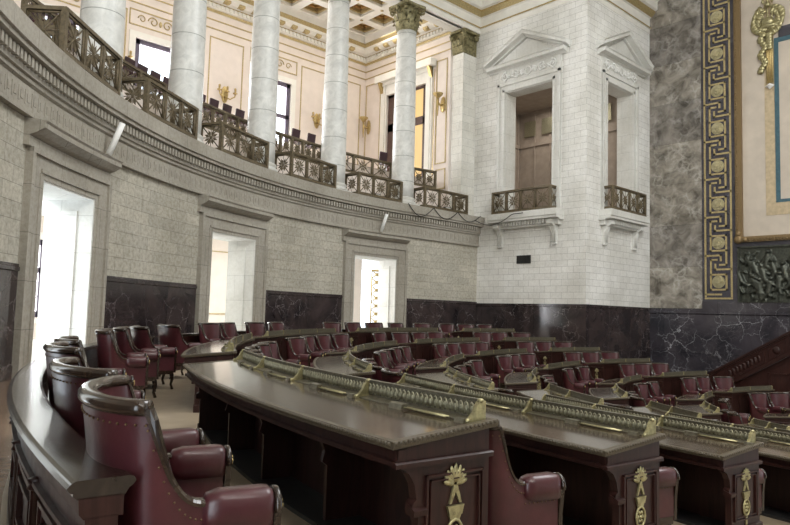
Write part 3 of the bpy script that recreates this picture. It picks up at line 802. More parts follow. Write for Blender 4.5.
# glazed door at the end of gallery
c=(XE,27.4,8.1); e=empty('door_6',c); struct(e,'dark framed door with amber glass on the gallery end wall')
mb=MB(); y0,y1=DE
for a,b,z0,z1 in ((y0,y0+.34,8.1,14.3),(y1-.5,y1,8.1,14.3),(y0,y1,14.14,14.3),(y0,y1,12.1,12.55),(27.25,27.4,8.1,12.4)): mb.box(XE+.08,XE+.2,a,b,z0,z1)
build('door_frame',mb,M['darkwood_door'],e,c)
mb=MB(); mb.box(XE+.12,XE+.14,y0+.15,y1-.15,8.1,14.2); build('amber_glass',mb,M['amber'],e,c)
mb=MB()
for q in ((y0-.5,y0),(y1,y1+.5)): mb.box(XE-.10,XE+.02,q[0],q[1],8.1,14.9); mb.box(XE-.15,XE-.08,q[0]+.1,q[1]-.3,8.1,14.9,0)
mb.box(XE-.10,XE+.02,y0,y1,14.3,14.9); mb.box(XE-.45,XE,y0-.7,y1+.7,15.1,15.5); mb.box(XE-.16,XE,y0-.5,y1+.5,14.9,15.1)
build('door_casing',mb,M['creamw'],e,c)
mb=MB()
for q in (y0-.5,y1+.3): 
    mb.poly([(XE-.38,q,15.1),(XE-.05,q,15.1),(XE-.05,q,14.5),(XE-.12,q,14.5)],(0,.2,0)); mb.box(XE-.12,XE-.1,q-.2,q-.17,8.1,14.9)
build('gilt_console',mb,M['gold'],e,c)
mb=MB(); mb.box(XE+.21,XE+.25,25.2,25.7,8,14.4); mb.box(XE+.3,XE+1.8,25,29.5,8,8.1);mb.box(XE+.8,XE+.9,24.5,30,8,15)
struct(build('wall_gallery_passage',mb,M['cream']))

# sconces
def sconce(P,lab,kind):
    b=P(0,0,0); e=empty('wall_sconce',b); tag(e,lab,'wall lamp','gilt wall lamps of the gallery')
    mb=MB(); 
    ux=[P(1,0,0)[i]-b[i] for i in range(3)]; un=[P(0,1,0)[i]-b[i] for i in range(3)]
    mb.ell(P(0,.05,0),(.20,.05,.45),ax=(ux,un,(0,0,1))); build('back_plate',mb,M['gold'],e,b)
    mb=MB()
    if kind=='torch':
        mb.tube([P(0,.06,0),P(0,.25,-.1),P(0,.45,.05)],.05,8)
        mb.tube([P(0,.45,-.7),P(0,.45,-.3),P(0,.45,.25)],.05,8,rads=[.025,.05,.07])
        build('torch_arm',mb,M['gold'],e,b)
        mb=MB(); p=P(0,.45,.25); mb.lathe([(.06,0),(.10,.05),(.26,.2),(.28,.27),(.0,.27)],p,14); build('bowl',mb,M['gold'],e,b)
    else:
        for s in (-1,0,1):
            mb.tube([P(0,.05,-.1),P(s*.2,.25,-.25),P(s*.42,.32,-.1),P(s*.45,.32,.05)],.035,6)
        build('arm',mb,M['gold'],e,b)
        mb=MB()
        for s in (-1,0,1):
            p=P(s*.45,.32,.05); mb.lathe([(.03,0),(.12,.03),(.12,.06),(.05,.08),(.06,.3),(.0,.34)],p,10)
        build('candle_cup',mb,M['gold'],e,b)
    return e
sconce(lambda u,n,z:(16.45+u,YO-n,12.5+z),'gilt branched wall lamp between the two left gallery windows','c')
sconce(lambda u,n,z:(22.3+u,YO-n,12.4+z),'gilt branched wall lamp right of the gallery window, behind dark seats','c')
sconce(lambda u,n,z:(11.0+u,YO-n,12.9+z),'gilt branched wall lamp beside the leftmost marble column','c')
sconce(lambda u,n,z:(XE-n,30.6+u,12.7+z),'gilt torch lamp on the end wall left of the amber door','torch')
sconce(lambda u,n,z:(XE-n,24.45+u,12.8+z),'gilt torch lamp on the end wall beside the pilaster','torch')

# ------------------------------------------------------------------ bronze railings
def grille(mb,P,u0,u1,z0,z1,m=0):
    """starburst panel between u0..u1, z0..z1 ; P(u,z)->xyz"""
    uc,zc_=(u0+u1)/2,(z0+z1)/2; hu,hz=(u1-u0)/2-.02,(z1-z0)/2-.02
    def ln(a,b,c,d,r=.022): mb.tube([P(a,b),P(c,d)],r,4)
    for a,b,c,d in ((-1,-1,1,-1),(1,-1,1,1),(1,1,-1,1),(-1,1,-1,-1)): ln(uc+a*hu,zc_+b*hz,uc+c*hu,zc_+d*hz,.032)
    for a,b in ((1,1),(1,-1)): ln(uc-a*hu,zc_-b*hz,uc+a*hu,zc_+b*hz)
    ln(uc-hu,zc_,uc+hu,zc_,.012); ln(uc,zc_-hz,uc,zc_+hz,.012)
    r=min(hu,hz)*.80
    for k in range(8):
        a=pi/8+k*pi/4
        p=[P(uc+q*r*cos(a)-w*sin(a)*.034,zc_+q*r*sin(a)+w*cos(a)*.034) for q,w in ((.2,0),(.6,1.4),(1,0),(.6,-1.4))]
        mb.add(p,[(0,1,2,3)])
    mb.ell(P(uc,zc_),(.045,.045,.045),n=8,k=4)
def railing(name,path,z0,z1,lab,cat='railing',group=None,npan=None,mat='rail',panelw=.9):
    """path: list of (x,y) straight spans"""
    og=(path[0][0],path[0][1],z0); e=empty(name,og); tag(e,lab,cat,group)
    for i in range(len(path)-1):
        (xa,ya),(xb,yb)=path[i],path[i+1]; L=hypot(xb-xa,yb-ya); n=max(1,round(L/panelw))
        if npan: n=npan[i]
        ux,uy=(xb-xa)/L,(yb-ya)/L; px,py=-uy,ux
        P=lambda u,z:(xa+ux*u,ya+uy*u,z)
        mb=MB(); 
        mb.fbox(P(L/2,z1-.04),(ux*L/2,uy*L/2,0),(px*.06,py*.06,0),(0,0,.04)); build('handrail' ,mb,M[mat],e,og)
        mb=MB(); mb.fbox(P(L/2,z0+.06),(ux*L/2,uy*L/2,0),(px*.045,py*.045,0),(0,0,.04)); build('bottom_rail' ,mb,M[mat],e,og)
        for k in range(n):
            mb=MB(); grille(mb,P,L*k/n+.05,L*(k+1)/n-.05,z0+.10,z1-.09); build('grille_panel',mb,M[mat],e,og)
        for k in range(n+1):
            if k==n and i<len(path)-2: continue
            mb=MB(); big=.055 if k in (0,n) else .03
            mb.fbox(P(L*k/n,(z0+z1)/2),(ux*big,uy*big,0),(px*big,py*big,0),(0,0,(z1-z0)/2)); build('post',mb,M[mat],e,og)
    return e
bays=[(87.2-10.9,87.2),(87.2,98.1),(98.1,109.0),(109.0,119.9),(119.9,130.8),(130.8,141.7)]
blab=['bronze balcony railing bay between the pilaster and nearest column','bronze balcony railing bay with its left end at the second column from the pilaster','bronze balcony railing bay right of the middle column','bronze balcony railing bay between the middle column and the next one leftwards','bronze balcony railing bay right of the leftmost marble column','bronze balcony railing bay at the top left corner of the photo']
for (a,b),l in zip(bays,blab):
    h=1.95
    if a<80: a0,b0=78.2,b-h+.25
    else: a0,b0=a+h+.25,b-h+.25
    p=[cp(b0,22.75),cp(b0,21.93)]
    nm=3
    p+= [cp(b0-(b0-a0)*q/1,21.93) for q in (1,)]
    p+= [cp(a0,22.75)]
    railing('balcony_railing',p,6.6,7.60,l,group='bronze railings of the gallery front',npan=[1,3,1])
# rear gallery rails
for (a,b),l in zip(((79.5,84.5),(86.3,94.8),(96.3,106.0),(107.2,117.2),(118.4,134)),('bronze railing of the rear tier in front of the amber door','bronze railing of the rear tier behind the second column from the pilaster','bronze railing of the rear tier right of the middle column','bronze railing of the rear tier below the dark seats','bronze railing of the rear tier behind the leftmost bays')):
    n=5 if b>130 else 3; p=[circ(b+(a-b)*q/n,24.2,0)[:2] for q in range(n+1)]
    railing('rear_railing',p,8.1,9.05,l,group='bronze railings of the rear tier')
# window balcony rails
railing('window_railing',[(XA-.0,21.36),(XA-.58,21.36),(XA-.58,17.95),(XA-.0,17.95)],6.6,7.72,'bronze starburst railing of the balcony window on the broad pale wall',npan=[1,4,1])
railing('window_railing',[(28.3,YB),(28.3,YB-.58),(31.42,YB-.58),(31.42,YB)],6.6,7.72,'dark bronze starburst railing of the balcony window beside the green marble',npan=[1,4,1])

# gallery seats
def gallery_seat():
    e=empty('gallery_seat'); 
    mb=MB(); mb.fbox((-.22,0,.78),(.035,0,.0),(0,.24,0),(.05,0,.34)); build('backrest',mb,M['seatd'],e,bevel=.02)
    mb=MB(); mb.box(-.2,.26,-.24,.24,.42,.5); build('seat',mb,M['leather'],e,bevel=.02)
    mb=MB()
    for x in (-.18,.22):
        for y in (-.22,.2): mb.box(x,x+.03,y,y+.03,0,.42)
    build('leg_frame',mb,M['trimwood'],e)
    return e
gs0=gallery_seat(); first=True
for th in [83,85.5,92,94,96,98.2,102.5,104.2,105.9,107.6,109.3,111,113.6,115.1,116.6,118.1,119.6,121.1,122.6,124.4,126,127.6,129.2]:
    o=gs0 if first else copy_tree(gs0); first=False
    p=circ(th,25.1,8.1); o.location=(p[0],p[1],8.72); o.rotation_euler=(0,0,rad(th+180))
    tag(o,'dark maroon seat on the rear tier of the gallery, above the bronze railing','chair','seats on the gallery rear tier')

# small floodlights and cables on the balcony ledge
fl=None
for a,l in zip((137.6,126.2,114.6,103.6,92.6,81),('small black floodlight on the gallery ledge at the top left','small black floodlight on the ledge left of the second column','small black floodlight on the ledge near the middle column','small black floodlight on the ledge right of the middle column','small black floodlight on the ledge behind the nearest column','small black floodlight on the ledge near the pilaster')):
    if fl is None:
        fl=empty('floodlight')
        mb=MB(); mb.box(-.10,.10,-.16,.16,.08,.28); build('lamp_body',mb,M['black'],fl,bevel=.02)
        mb=MB(); mb.box(-.105,-.10,-.13,.13,.11,.25); build('lens',mb,M['white'],fl)
        mb=MB(); mb.box(-.04,.04,-.19,-.16,0,.2); mb.box(-.04,.04,.16,.19,0,.2); mb.box(-.04,.04,-.19,.19,0,.02); build('bracket',mb,M['black'],fl)
        o=fl
    else: o=copy_tree(fl)
    p=cp(a,22.25); o.location=(p[0],p[1],6.6); o.rotation_euler=(0,0,rad(a)); tag(o,l,'floodlight','floodlights on the gallery ledge')
mb=MB()
pts=[]
for i in range(40):
    t=i/39; a=88.5-12.5*t; p=cp(a,21.78); pts.append((p[0],p[1],6.62-.55*abs(sin(t*3*pi))*(1-.35*t)))
mb.tube(pts,.02,5); pts=[]
for i in range(24):
    t=i/23; pts.append((XA-.72,22.6-3.2*t,6.5-.45*sin(pi*min(1,t*1.25))*(1 if t<.8 else .3)))
mb.tube(pts,.02,5)
tag(build('hanging_cable',mb,M['black'],None,pts[0]),'thin black cable drooping over the ledge by the pilaster','cable')
# slim tubes standing on door cornices
for k,(a,l) in enumerate(((133.0,'short slim grey tube leaning on the cornice of the left doorway'),(92.2,'short slim grey tube leaning on the cornice of the third doorway'))):
    p=cp(a,RW-.25); q=cp(a-.25,RW-.50)
    mb=MB(); mb.tube([(p[0],p[1],5.15),(q[0],q[1],5.95)],.075,10)
    tag(build('grey_tube',mb,M['white'],None,(p[0],p[1],5.07)),l,'tube')

# ------------------------------------------------------------------ corridor behind the doors
mb=MB()
mb.box(-8,27,18,YO,-.12,-.01); 
struct(build('floor_corridor',mb,M['trimw']),'pale floor of the corridor beyond the doorways')
mb=MB()
def fro(th,a,b): 
    R=a if a<100 else min(rout(th),40); return (CX+R*cos(rad(th)),CY+R*sin(rad(th)),b)
mb.sweep([(RW+TK,5.2),(RW+TK,5.3),(200,5.3),(200,5.2)],fro,arc(178,79))
struct(build('ceiling_corridor',mb,M['white']),'white ceiling of the corridor beyond the doorways')
mb=MB()
frame_panel(mb,PG,15.0,17.2,1.2,4.4); frame_panel(mb,PG,21.5,23.2,1.2,4.4)
struct(build('trim_13',mb,M['goldp']))
mb=MB(); mb.box(27.0,27.3,23.9,YO,-.5,6.5); mb.box(-8.4,-8.0,0,YO,-.5,18.5)
struct(build('wall_corridor_end',mb,M['white']))
# gilt lattice gate in third doorway
p0=circ(87.2,24.6,0)[:2]; e=empty('gilt_gate',(p0[0],p0[1],0)); tag(e,'narrow gilt lattice gate leaf standing inside the third doorway','gate'); og=(p0[0],p0[1],0)
ux,uy=.999,-.05
P=lambda u,z:(p0[0]+ux*u,p0[1]+uy*u,z)
mb=MB(); 
for u in (-.31,.31): mb.tube([P(u,0),P(u,3.6)],.05,4)
for z in (.05,3.6): mb.tube([P(-.31,z),P(.31,z)],.05,4)
build('gate_frame',mb,M['gold'],e,og)
mb=MB()
for i in range(9):
    z=.1+i*.39; mb.tube([P(-.29,z),P(.29,z+.36)],.025,4); mb.tube([P(.29,z),P(-.29,z+.36)],.025,4); mb.ell(P(0,z+.18),(.08,.08,.08),n=8,k=4)
build('lattice',mb,M['gold'],e,og)

# ------------------------------------------------------------------ floors: stepped tiers
RG,DR,ST=17.91,2.079,.287
RU=lambda j:18.59-DR*j
ZF=lambda j:-ST*j
def ft(th,R,z):
    """tier ring plan: circle then straight to x=27"""
    tb=90-deg(math.asin(min(1,3.3/R)))
    if th>=tb: return circ(th,R,z)
    y=CY+R*cos(math.asin(min(1,3.3/R))); t=(tb-th)/(tb-40.0); return (CX+3.3+(27-CX-3.3)*t,y,z)
def ring_ths(R,a=215): 
    tb=90-deg(math.asin(min(1,3.3/R))); return arc(a,tb,2)+[40.0]
mb=MB()
def ring(mb,R0,R1,z0,z1):
    A=[ (lambda th:(ft(th,R0,0)))(t) for t in ring_ths(R0)]
    n=len(arc(215,90,2))
    def pts(R):
        tb=90-deg(math.asin(min(1,3.3/R)))
        return [ft(215+(tb-215)*i/64,R,0) for i in range(65)]+[ft(40.0,R,0)]
    a,b=pts(R0),pts(R1); N_=len(a)
    vs=[(x,y,z1) for x,y,_ in a]+[(x,y,z1) for x,y,_ in b]+[(x,y,z0) for x,y,_ in a]+[(x,y,z0) for x,y,_ in b]
    fs=[]
    for i in range(N_-1):
        fs+=[(i,i+1,N_+i+1,N_+i),(2*N_+i,2*N_+i+1,i+1,i),(N_+i,N_+i+1,3*N_+i+1,3*N_+i),(3*N_+i,3*N_+i+1,2*N_+i+1,2*N_+i)]
    mb.add(vs,fs)
BD=lambda j: RU(j)-.76          # front face of the desks of row j = edge of tier j
ring(mb,20.16,RW+.02,-2.2,0); struct(build('floor_back_aisle',mb,M['parq'],fix=True),'brown plank floor behind the curved balustrade')
mb=MB(); ring(mb,BD(0),20.16,-2.2,0.0)
for j in range(1,8): ring(mb,BD(j) if j<7 else 3.35,BD(j-1),-2.2,ZF(j))
struct(build('floor',mb,M['lino'],fix=True),'tan stepped floor under the rows of desks')
mb=MB(); mb.box(12,XT,YR,16.4,-2.3,ZF(7)-.02); struct(build('floor_well',mb,M['woodr']),'floor of the well before the tribune')

# ------------------------------------------------------------------ desks
AL=[180.0,155.5,135.8,113.7,92.0]
W0,W1=1.978,.783
def spans(j):
    r=(RU(j)+RG-DR*j)/2; out=[]
    off=lambda w: deg(math.asin(min(1,w/r)))
    xe=[3.3,3.3,3.2,3.1,2.95,2.75,2.7][j]
    for k in range(5):
        a=AL[k]-off(W0 if k==0 else W1)
        b=AL[k+1]+off(W1) if k<4 else 90-deg(math.asin(min(1,xe/(r)))) 
        if k==4: b=90-deg(math.asin(min(1,xe/r)))
        out.append((a,b))
    return out
SECS=['nearest block','block under left doorway','block under second doorway','block under third doorway','farthest block by corner wall']
SECT=['in the nearest block left of the aisle','in the block below the left doorway','in the block below the second doorway','in the block below the third doorway','in the far block by the pale corner wall']
ROWN=['back','second','third','fourth','fifth','sixth','innermost']
def ornament(mb,P,z0,h):
    """brass palmette, urn and wreath; P(u,n,z)"""
    s=h/.50
    zz=lambda v:z0+v*s
    for k in range(9):
        a=(k-4)*.33; L=.105*s*(1-.06*abs(k-4))
        c=P(sin(a)*L*.62,.008,zz(.36)+cos(a)*L*.62)
        d=[(P(sin(a),0,cos(a))[i]-P(0,0,0)[i]) for i in range(3)]; e_=[(P(cos(a),0,-sin(a))[i]-P(0,0,0)[i]) for i in range(3)]; nn=[P(0,1,0)[i]-P(0,0,0)[i] for i in range(3)]
        mb.ell(c,(.017*s,.010,L*.50),ax=(e_,nn,d),n=6,k=5)
    def po(pts,t=.012):
        mb.poly([P(u*s,0,zz(v)) for u,v in pts],tuple((P(0,1,0)[i]-P(0,0,0)[i])*t for i in range(3)))
    po([(-.012,.36),(.012,.36),(.03,.31),(.045,.26),(.03,.26),(.0,.32),(-.03,.26),(-.045,.26),(-.03,.31)])
    po([(-.06,.25),(.06,.25),(.055,.235),(.045,.20),(-.045,.20),(-.055,.235)],.018)
    po([(-.045,.20),(.045,.20),(.03,.17),(-.03,.17)],.012)
    mb.tube([P(.055*s*cos(t*.524),.008,zz(.10)+.075*s*sin(t*.524)) for t in range(12)],.010*s,5,closed=True)
    for k in range(6): 
        a=k*1.047; mb.ell(P(.028*s*cos(a),.006,zz(.10)+.035*s*sin(a)),(.012*s,.012*s,.016*s),n=6,k=4)
    mb.ell(P(0,.008,zz(.10)),(.014,.014,.014),n=6,k=4)
    po([(-.05,.02),(.05,.02),(.02,.045),(-.02,.045)],.012); po([(-.012,-.06),(.012,-.06),(.02,.02),(-.02,.02)],.01)
def desk(j,k,a,b):
    zf=ZF(j); ru=RU(j); rf=ru-.74; rm=(ru+rf)/2; near=(k==0 and j<4) or (k==1 and j<3)
    og=circ((a+b)/2,rm,zf)
    e=empty('legislator_desk',og)
    tag(e,'curved mahogany desk with brass gallery, %s row, %s'%(ROWN[j],SECS[k]),'desk','curved rows of desks')
    F=lambda th,R,z:circ(th,R,z+zf)
    ss=arc(a,b,.8); d=lambda L,R=rm: deg(L/R)
    zu,zv=.795,.86   # user edge / front edge heights
    slope=lambda R: zu+(ru-R)/(ru-rf)*(zv-zu)
    mb=MB()
    mb.sweep([(ru-.035,slope(ru-.035)-.035),(ru-.035,slope(ru-.035)),(rf+.03,slope(rf+.03)),(rf+.03,slope(rf+.03)-.035)],F,ss); build('desktop',mb,M['top'],e,og)
    mb=MB()
    # carved bead edging right round
    def edge(R): mb.sweep([(R+.020,slope(R)-.036),(R+.026,slope(R)-.018),(R+.018,slope(R)+.004),(R-.022,slope(R)+.004),(R-.022,slope(R)-.036)],F,ss)
    edge(ru-.02); edge(rf+.01)
    for th,s in ((a,1),(b,-1)):
        def FE(R,u,z): 
            p=circ(th,R,0); n=(-sin(rad(th))*s,cos(rad(th))*s); return (p[0]+n[0]*u,p[1]+n[1]*u,slope(R)+z+zf)
        mb.sweep([(-.03,.004),(.02,.004),(.026,-.018),(.02,-.036),(-.03,-.036)],FE,[ru,rf-.01])
    if near:
        nb=int((a-b)*rad(1)*ru/.028)
        for i in range(nb): mb.ell(F(a+(b-a)*(i+.5)/nb,ru+.004,zu-.008),(.012,.012,.012),n=6,k=4)
        nb=int(.74/.03)
        for i in range(nb):
            R=ru-.74*(i+.5)/nb; p=F(a+d(.022),R,slope(R)-.006); mb.ell(p,(.013,.013,.012),n=6,k=4)
    build('carved_edge',mb,M['edge'],e,og)
    mb=MB()
    ap=[(ru-.05,slope(ru)-.045),(ru-.05,.70),(ru-.03,.69),(ru-.03,.665),(ru-.06,.655),(ru-.10,.655),(ru-.10,slope(ru)-.045)]
    mb.sweep(ap,F,ss); build('apron',mb,M['wood'],e,og)
    # front board with pilaster strips
    mb=MB(); ss2=arc(a-d(.06),b+d(.06),.8)
    mb.sweep([(rf+.06,0),(rf+.09,0),(rf+.09,.82),(rf+.06,.82)],F,ss2)
    mb.sweep([(rf+.03,0),(rf+.065,0),(rf+.065,.12),(rf+.03,.12)],F,ss2); mb.sweep([(rf+.03,.72),(rf+.065,.72),(rf+.065,.80),(rf+.03,.80)],F,ss2)
    L=(a-b)*rad(1)*rm; nbay=max(2,round(L/1.25)); 
    for i in range(nbay*2+1):
        t=a+(b-a)*i/(nbay*2); t=min(a-d(.10),max(b+d(.10),t))
        mb.sweep([(rf+.035,.12),(rf+.065,.12),(rf+.065,.72),(rf+.035,.72)],F,[t+d(.05),t-d(.05)])
    build('front_board',mb,M['wood'],e,og)
    mb=MB(); mb.sweep([(rf+.09,0),(ru-.26,0),(ru-.26,.03),(rf+.09,.03)],F,arc(a-d(.08),b+d(.08),.8)); build('kneehole_shade_board',mb,M['black'],e,og)  # black sheet added to paint the kneehole shade under the desk
    mb=MB(); mb.sweep([(rf+.095,.03),(rf+.13,.03),(rf+.13,.80),(rf+.095,.80)],F,arc(a-d(.08),b+d(.08),.8)); build('modesty_board',mb,M['wood'],e,og)
    # end panels
    for th,s in ((a,1),(b,-1)):
        mb=MB(); 
        def PE_(R,u,z):
            p=circ(th,R,0); n=(-sin(rad(th))*s,cos(rad(th))*s); return (p[0]+n[0]*u,p[1]+n[1]*u,z+zf)
        ext=tuple(PE_(rm,-.06,0)[i]-PE_(rm,0,0)[i] for i in range(3))
        # body
        mb.poly([PE_(R,-.01,z) for R,z in ((rf+.03,0),(ru-.20,0),(ru-.20,.40),(ru-.16,.42),(ru-.16,.46),(ru-.185,.48),(ru-.17,.56),(ru-.13,.62),(ru-.07,.655),(ru-.04,.66),(ru-.04,slope(ru)-.045),(rf+.03,slope(rf)-.045))],ext)
        # mould band below top
        mb.sweep([(-.01,.66),(.022,.66),(.022,.682),(.012,.69),(-.01,.69)],lambda R,u,z:PE_(R,u,z),[ru-.02,rf+.02])
        # plinth
        mb.sweep([(-.02,0),(.018,0),(.018,.10),(-.02,.11)],lambda R,u,z:PE_(R,u,z),[ru-.19,rf+.02])
        # capital on bracket
        mb.sweep([(-.06,.40),(.015,.40),(.02,.43),(-.06,.46)],lambda R,u,z:PE_(R,u,z),[ru-.15,ru-.24])
        build('end_panel',mb,M['wood'],e,og)
        pe=e.children[-1]
        mb=MB()
        r0,r1=ru-.24,rf+.08
        for q,w in ((0,.014),(.03,.008)):
            for (Ra,Rb,za,zb_) in ((r0-q,r1+q,.60-q,.60-q-w),(r0-q,r1+q,.16+q,.16+q+w),(r0-q,r0-q-w,.16+q,.60-q),(r1+q,r1+q+w,.16+q,.60-q)):
                mb.sweep([(-.012,min(za,zb_)),(.008,min(za,zb_)),(.008,max(za,zb_)),(-.012,max(za,zb_))],lambda R,u,z:PE_(R,u,z),[Ra,Rb])
        build('panel_moulding',mb,M['woodr'],e,og)
        if s==1 or j<5:
            mb=MB(); rc=(r0+r1)/2
            ornament(mb,lambda u,n,z:PE_(rc-u,n-.008,z),.17,.50)
            build('brass_ornament',mb,M['brass'],e,og)['label']='brass palmette and urn ornament'
    # dividers with arch brackets
    for i in range(1,nbay):
        th=a+(b-a)*i/nbay; mb=MB()
        def PD(R,u,z): 
            p=circ(th,R,0); n=(-sin(rad(th)),cos(rad(th))); return (p[0]+n[0]*u,p[1]+n[1]*u,z+zf)
        ext=tuple(PD(rm,.04,0)[q]-PD(rm,0,0)[q] for q in range(3))
        mb.poly([PD(R,-.02,z) for R,z in ((rf+.08,0),(ru-.34,0),(ru-.34,.40),(ru-.30,.43),(ru-.32,.50),(ru-.28,.60),(ru-.20,.655),(ru-.08,.67),(rf+.08,.78))],ext)
        build('divider',mb,M['wood'],e,og)
    # brass gallery
    zg=zv-.005; g0=rf+.045
    a2,b2=a-d(.05),b+d(.05)
    mb=MB(); ssg=arc(a2,b2,.8); gt=.105
    mb.sweep([(g0,zg),(g0+.018,zg),(g0+.018,zg+gt),(g0+.024,zg+gt+.004),(g0+.024,zg+gt+.014),(g0-.006,zg+gt+.014),(g0-.006,zg+gt+.004),(g0,zg+gt)],F,ssg)
    mb.sweep([(g0+.015,zg-.002),(g0+.10,zg-.010),(g0+.10,zg-.002),(g0+.015,zg+.008)],F,ssg)
    if near or (k<4 and j<3):
        step=.048 if near else .09
        na=int((a2-b2)*rad(1)*g0/step)
        for i in range(na):
            t=a2+(b2-a2)*(i+.5)/na; w=d(step*.36)
            for sd in ((g0+.020,) if near else (g0+.02,)):
                mb.tube([F(t+w,sd,zg+.02),F(t+w,sd,zg+.062),F(t+w*.6,sd,zg+.082),F(t,sd,zg+.09),F(t-w*.6,sd,zg+.082),F(t-w,sd,zg+.062),F(t-w,sd,zg+.02)],.0075,4,m=1)
                if near: mb.ell(F(t,sd,zg+.05),(.009,.009,.024),n=6,k=4,m=1)
    build('brass_gallery',mb,[M['gdark'],M['brassd']],e,og)  # dark gaps between the arches painted in as the plate colour
    for i in range(nbay+1):
        th=a2+(b2-a2)*i/nbay; mb=MB()
        def PQ(R,u,z):
            p=circ(th,R,0); n=(-sin(rad(th)),cos(rad(th))); return (p[0]+n[0]*u,p[1]+n[1]*u,z+zf)
        ext=tuple(PQ(rm,.03,0)[q]-PQ(rm,0,0)[q] for q in range(3))
        mb.poly([PQ(R,-.018,z) for R,z in ((g0-.012,zg-.02),(g0+.13,zg-.018),(g0+.13,zg),(g0+.10,zg+.018),(g0+.07,zg+.05),(g0+.055,zg+.085),(g0+.035,zg+.108),(g0+.005,zg+.114),(g0-.012,zg+.11))],ext)
        mb.ell(PQ(g0+.12,0,zg+.002),(.016,.016,.014),n=8,k=5); mb.ell(PQ(g0+.02,0,zg+.110),(.022,.022,.016),n=8,k=5)
        build('gallery_post',mb,M['brass'],e,og)
    if j<4:
        for i in range(nbay):
            th=a2+(b2-a2)*(i+.38)/nbay; mb=MB()
            for q in (.115,.14): mb.tube([F(th+d(.30),g0+q,zg+.004),F(th-d(.12),g0+q,zg+.004)],.006,5)
            t2=th-d(.20); mb.sweep([(g0+.10,zg-.01),(g0+.16,zg-.014),(g0+.15,zg+.022),(g0+.11,zg+.026)],F,[t2+d(.07),t2-d(.07)],m=1)
            t2=th+d(.42); mb.sweep([(g0+.10,zg-.01),(g0+.15,zg-.014),(g0+.14,zg+.015),(g0+.11,zg+.015)],F,[t2+d(.04),t2-d(.04)],m=1)
            build('pen_tray',mb,[M['brass'],M['gdark']],e,og)
    return e
for j in range(7):
    for k,(a,b) in enumerate(spans(j)):
        if (k==0 and j>=5) or (j==6 and k<2): continue
        desk(j,k,a,b)

# curved balustrade behind the back row, one length per block
for k,(a,b) in enumerate(spans(0)):
    r=20.0; a=AL[k]-deg(math.asin((W0-.09 if k==0 else W1)/r)); b=AL[k+1]+deg(math.asin(W1/r)) if k<4 else 82.0
    og=circ((a+b)/2,r,0); e=empty('curved_balustrade',og)
    tag(e,'dark curved mahogany balustrade behind back row, %s'%SECS[k],'balustrade','curved balustrades behind the back row')
    ss=arc(a,b,.8); F=circ; d=lambda L: deg(L/r)
    c0,c1=19.95,20.16
    mb=MB()
    mb.sweep([(c0,.815),(c0-.012,.83),(c0-.004,.845),(c0+.012,.85),(c1-.02,.85),(c1-.006,.843),(c1+.0,.838),(c1+.010,.825),(c1,.812),(c1-.012,.808),(c1-.012,.797),(c1-.028,.785),(c0+.025,.785),(c0+.012,.808)],F,ss)
    build('cap_rail',mb,M['cap'],e,og)
    mb=MB(); mb.sweep([(c0+.028,.715),(c0+.028,.79),(c1-.03,.79),(c1-.034,.735),(c1-.05,.715)],F,ss)
    mb.sweep([(c0+.045,.64),(c0+.045,.72),(c1-.055,.72),(c1-.055,.64)],F,ss)
    mb.sweep([(c0+.03,.61),(c0+.03,.645),(c1-.03,.645),(c1-.03,.625),(c1-.045,.61)],F,ss)
    build('frieze',mb,M['wood'],e,og)
    mb=MB(); mb.sweep([(c0+.06,0),(c0+.06,.615),(c1-.07,.615),(c1-.08,0)],F,ss); mb.sweep([(c0+.04,0),(c0+.04,.12),(c1-.04,.12),(c1-.04,0)],F,ss)
    n=max(2,round((a-b)*rad(1)*r/.95))
    for i in range(n):
        t0=a+(b-a)*(i+.12)/n; t1=a+(b-a)*(i+.88)/n
        for q,pr_ in ((0,.03),(.035,.018),(.08,.03)):
            z0,z1=.18+q,.58-q; w=.02; 
            u0,u1=t0-d(q),t1+d(q)
            R0=c1-.075; R1=R0+pr_
            mb.sweep([(R0,z0),(R1,z0),(R1,z0+w),(R0,z0+w)],F,arc(u0,u1)); mb.sweep([(R0,z1-w),(R1,z1-w),(R1,z1),(R0,z1)],F,arc(u0,u1))
            mb.sweep([(R0,z0),(R1,z0),(R1,z1),(R0,z1)],F,[u0,u0-d(w)]); mb.sweep([(R0,z0),(R1,z0),(R1,z1),(R0,z1)],F,[u1+d(w),u1])
    build('panelled_body',mb,M['woodr'],e,og)
    for i in range(n+1):
        t=a+(b-a)*i/n; t=min(a-d(.06),max(b+d(.06),t)); mb=MB()
        for q in (-.03,0,.03): mb.lathe([(.016,0),(.016,.5),(.02,.5),(.012,.51)],circ(t+d(q),c1-.06,.12),8)
        mb.lathe([(.03,0),(.045,.01),(.03,.03),(.045,.05),(.02,.06)],circ(t,c1-.055,.60),10)
        build('pilaster_strip',mb,M['wood'],e,og)

# ------------------------------------------------------------------ chairs
def plan(t):
    """outer U plan of the tub chair, t signed arc length from the back centre; returns x,y,nx,ny"""
    s=1 if t>=0 else -1; a=abs(t); Q=.61
    if a<Q:
        ph=a/Q*pi/2; x=-.02-.24*cos(ph)**.85 if cos(ph)>0 else -.02; y=.465*sin(ph)**.95
        nx,ny=-cos(ph)/.24,sin(ph)/.465; L=hypot(nx,ny); nx/=L; ny/=L
    else: x=-.02+(a-Q); y=.465; nx,ny=0,1
    return x,s*y,nx,s*ny
TB=.50; TS=.73; TF=.99
def htop(t):
    a=abs(t)
    if a<TB: return 1.075
    if a<TS:
        q=(a-TB)/(TS-TB); return .70+.375*(1-q)**2.4
    return .70
def lean(t,z):
    a=abs(t); w=1 if a<TB else max(0,1-(a-TB)/.22); return .075*w*max(0,(z-.40)/.64)**1.2
def shell_pt(t,z,off):
    x,y,nx,ny=plan(t); o=lean(t,z)-off; return (x+nx*o,y+ny*o,z)
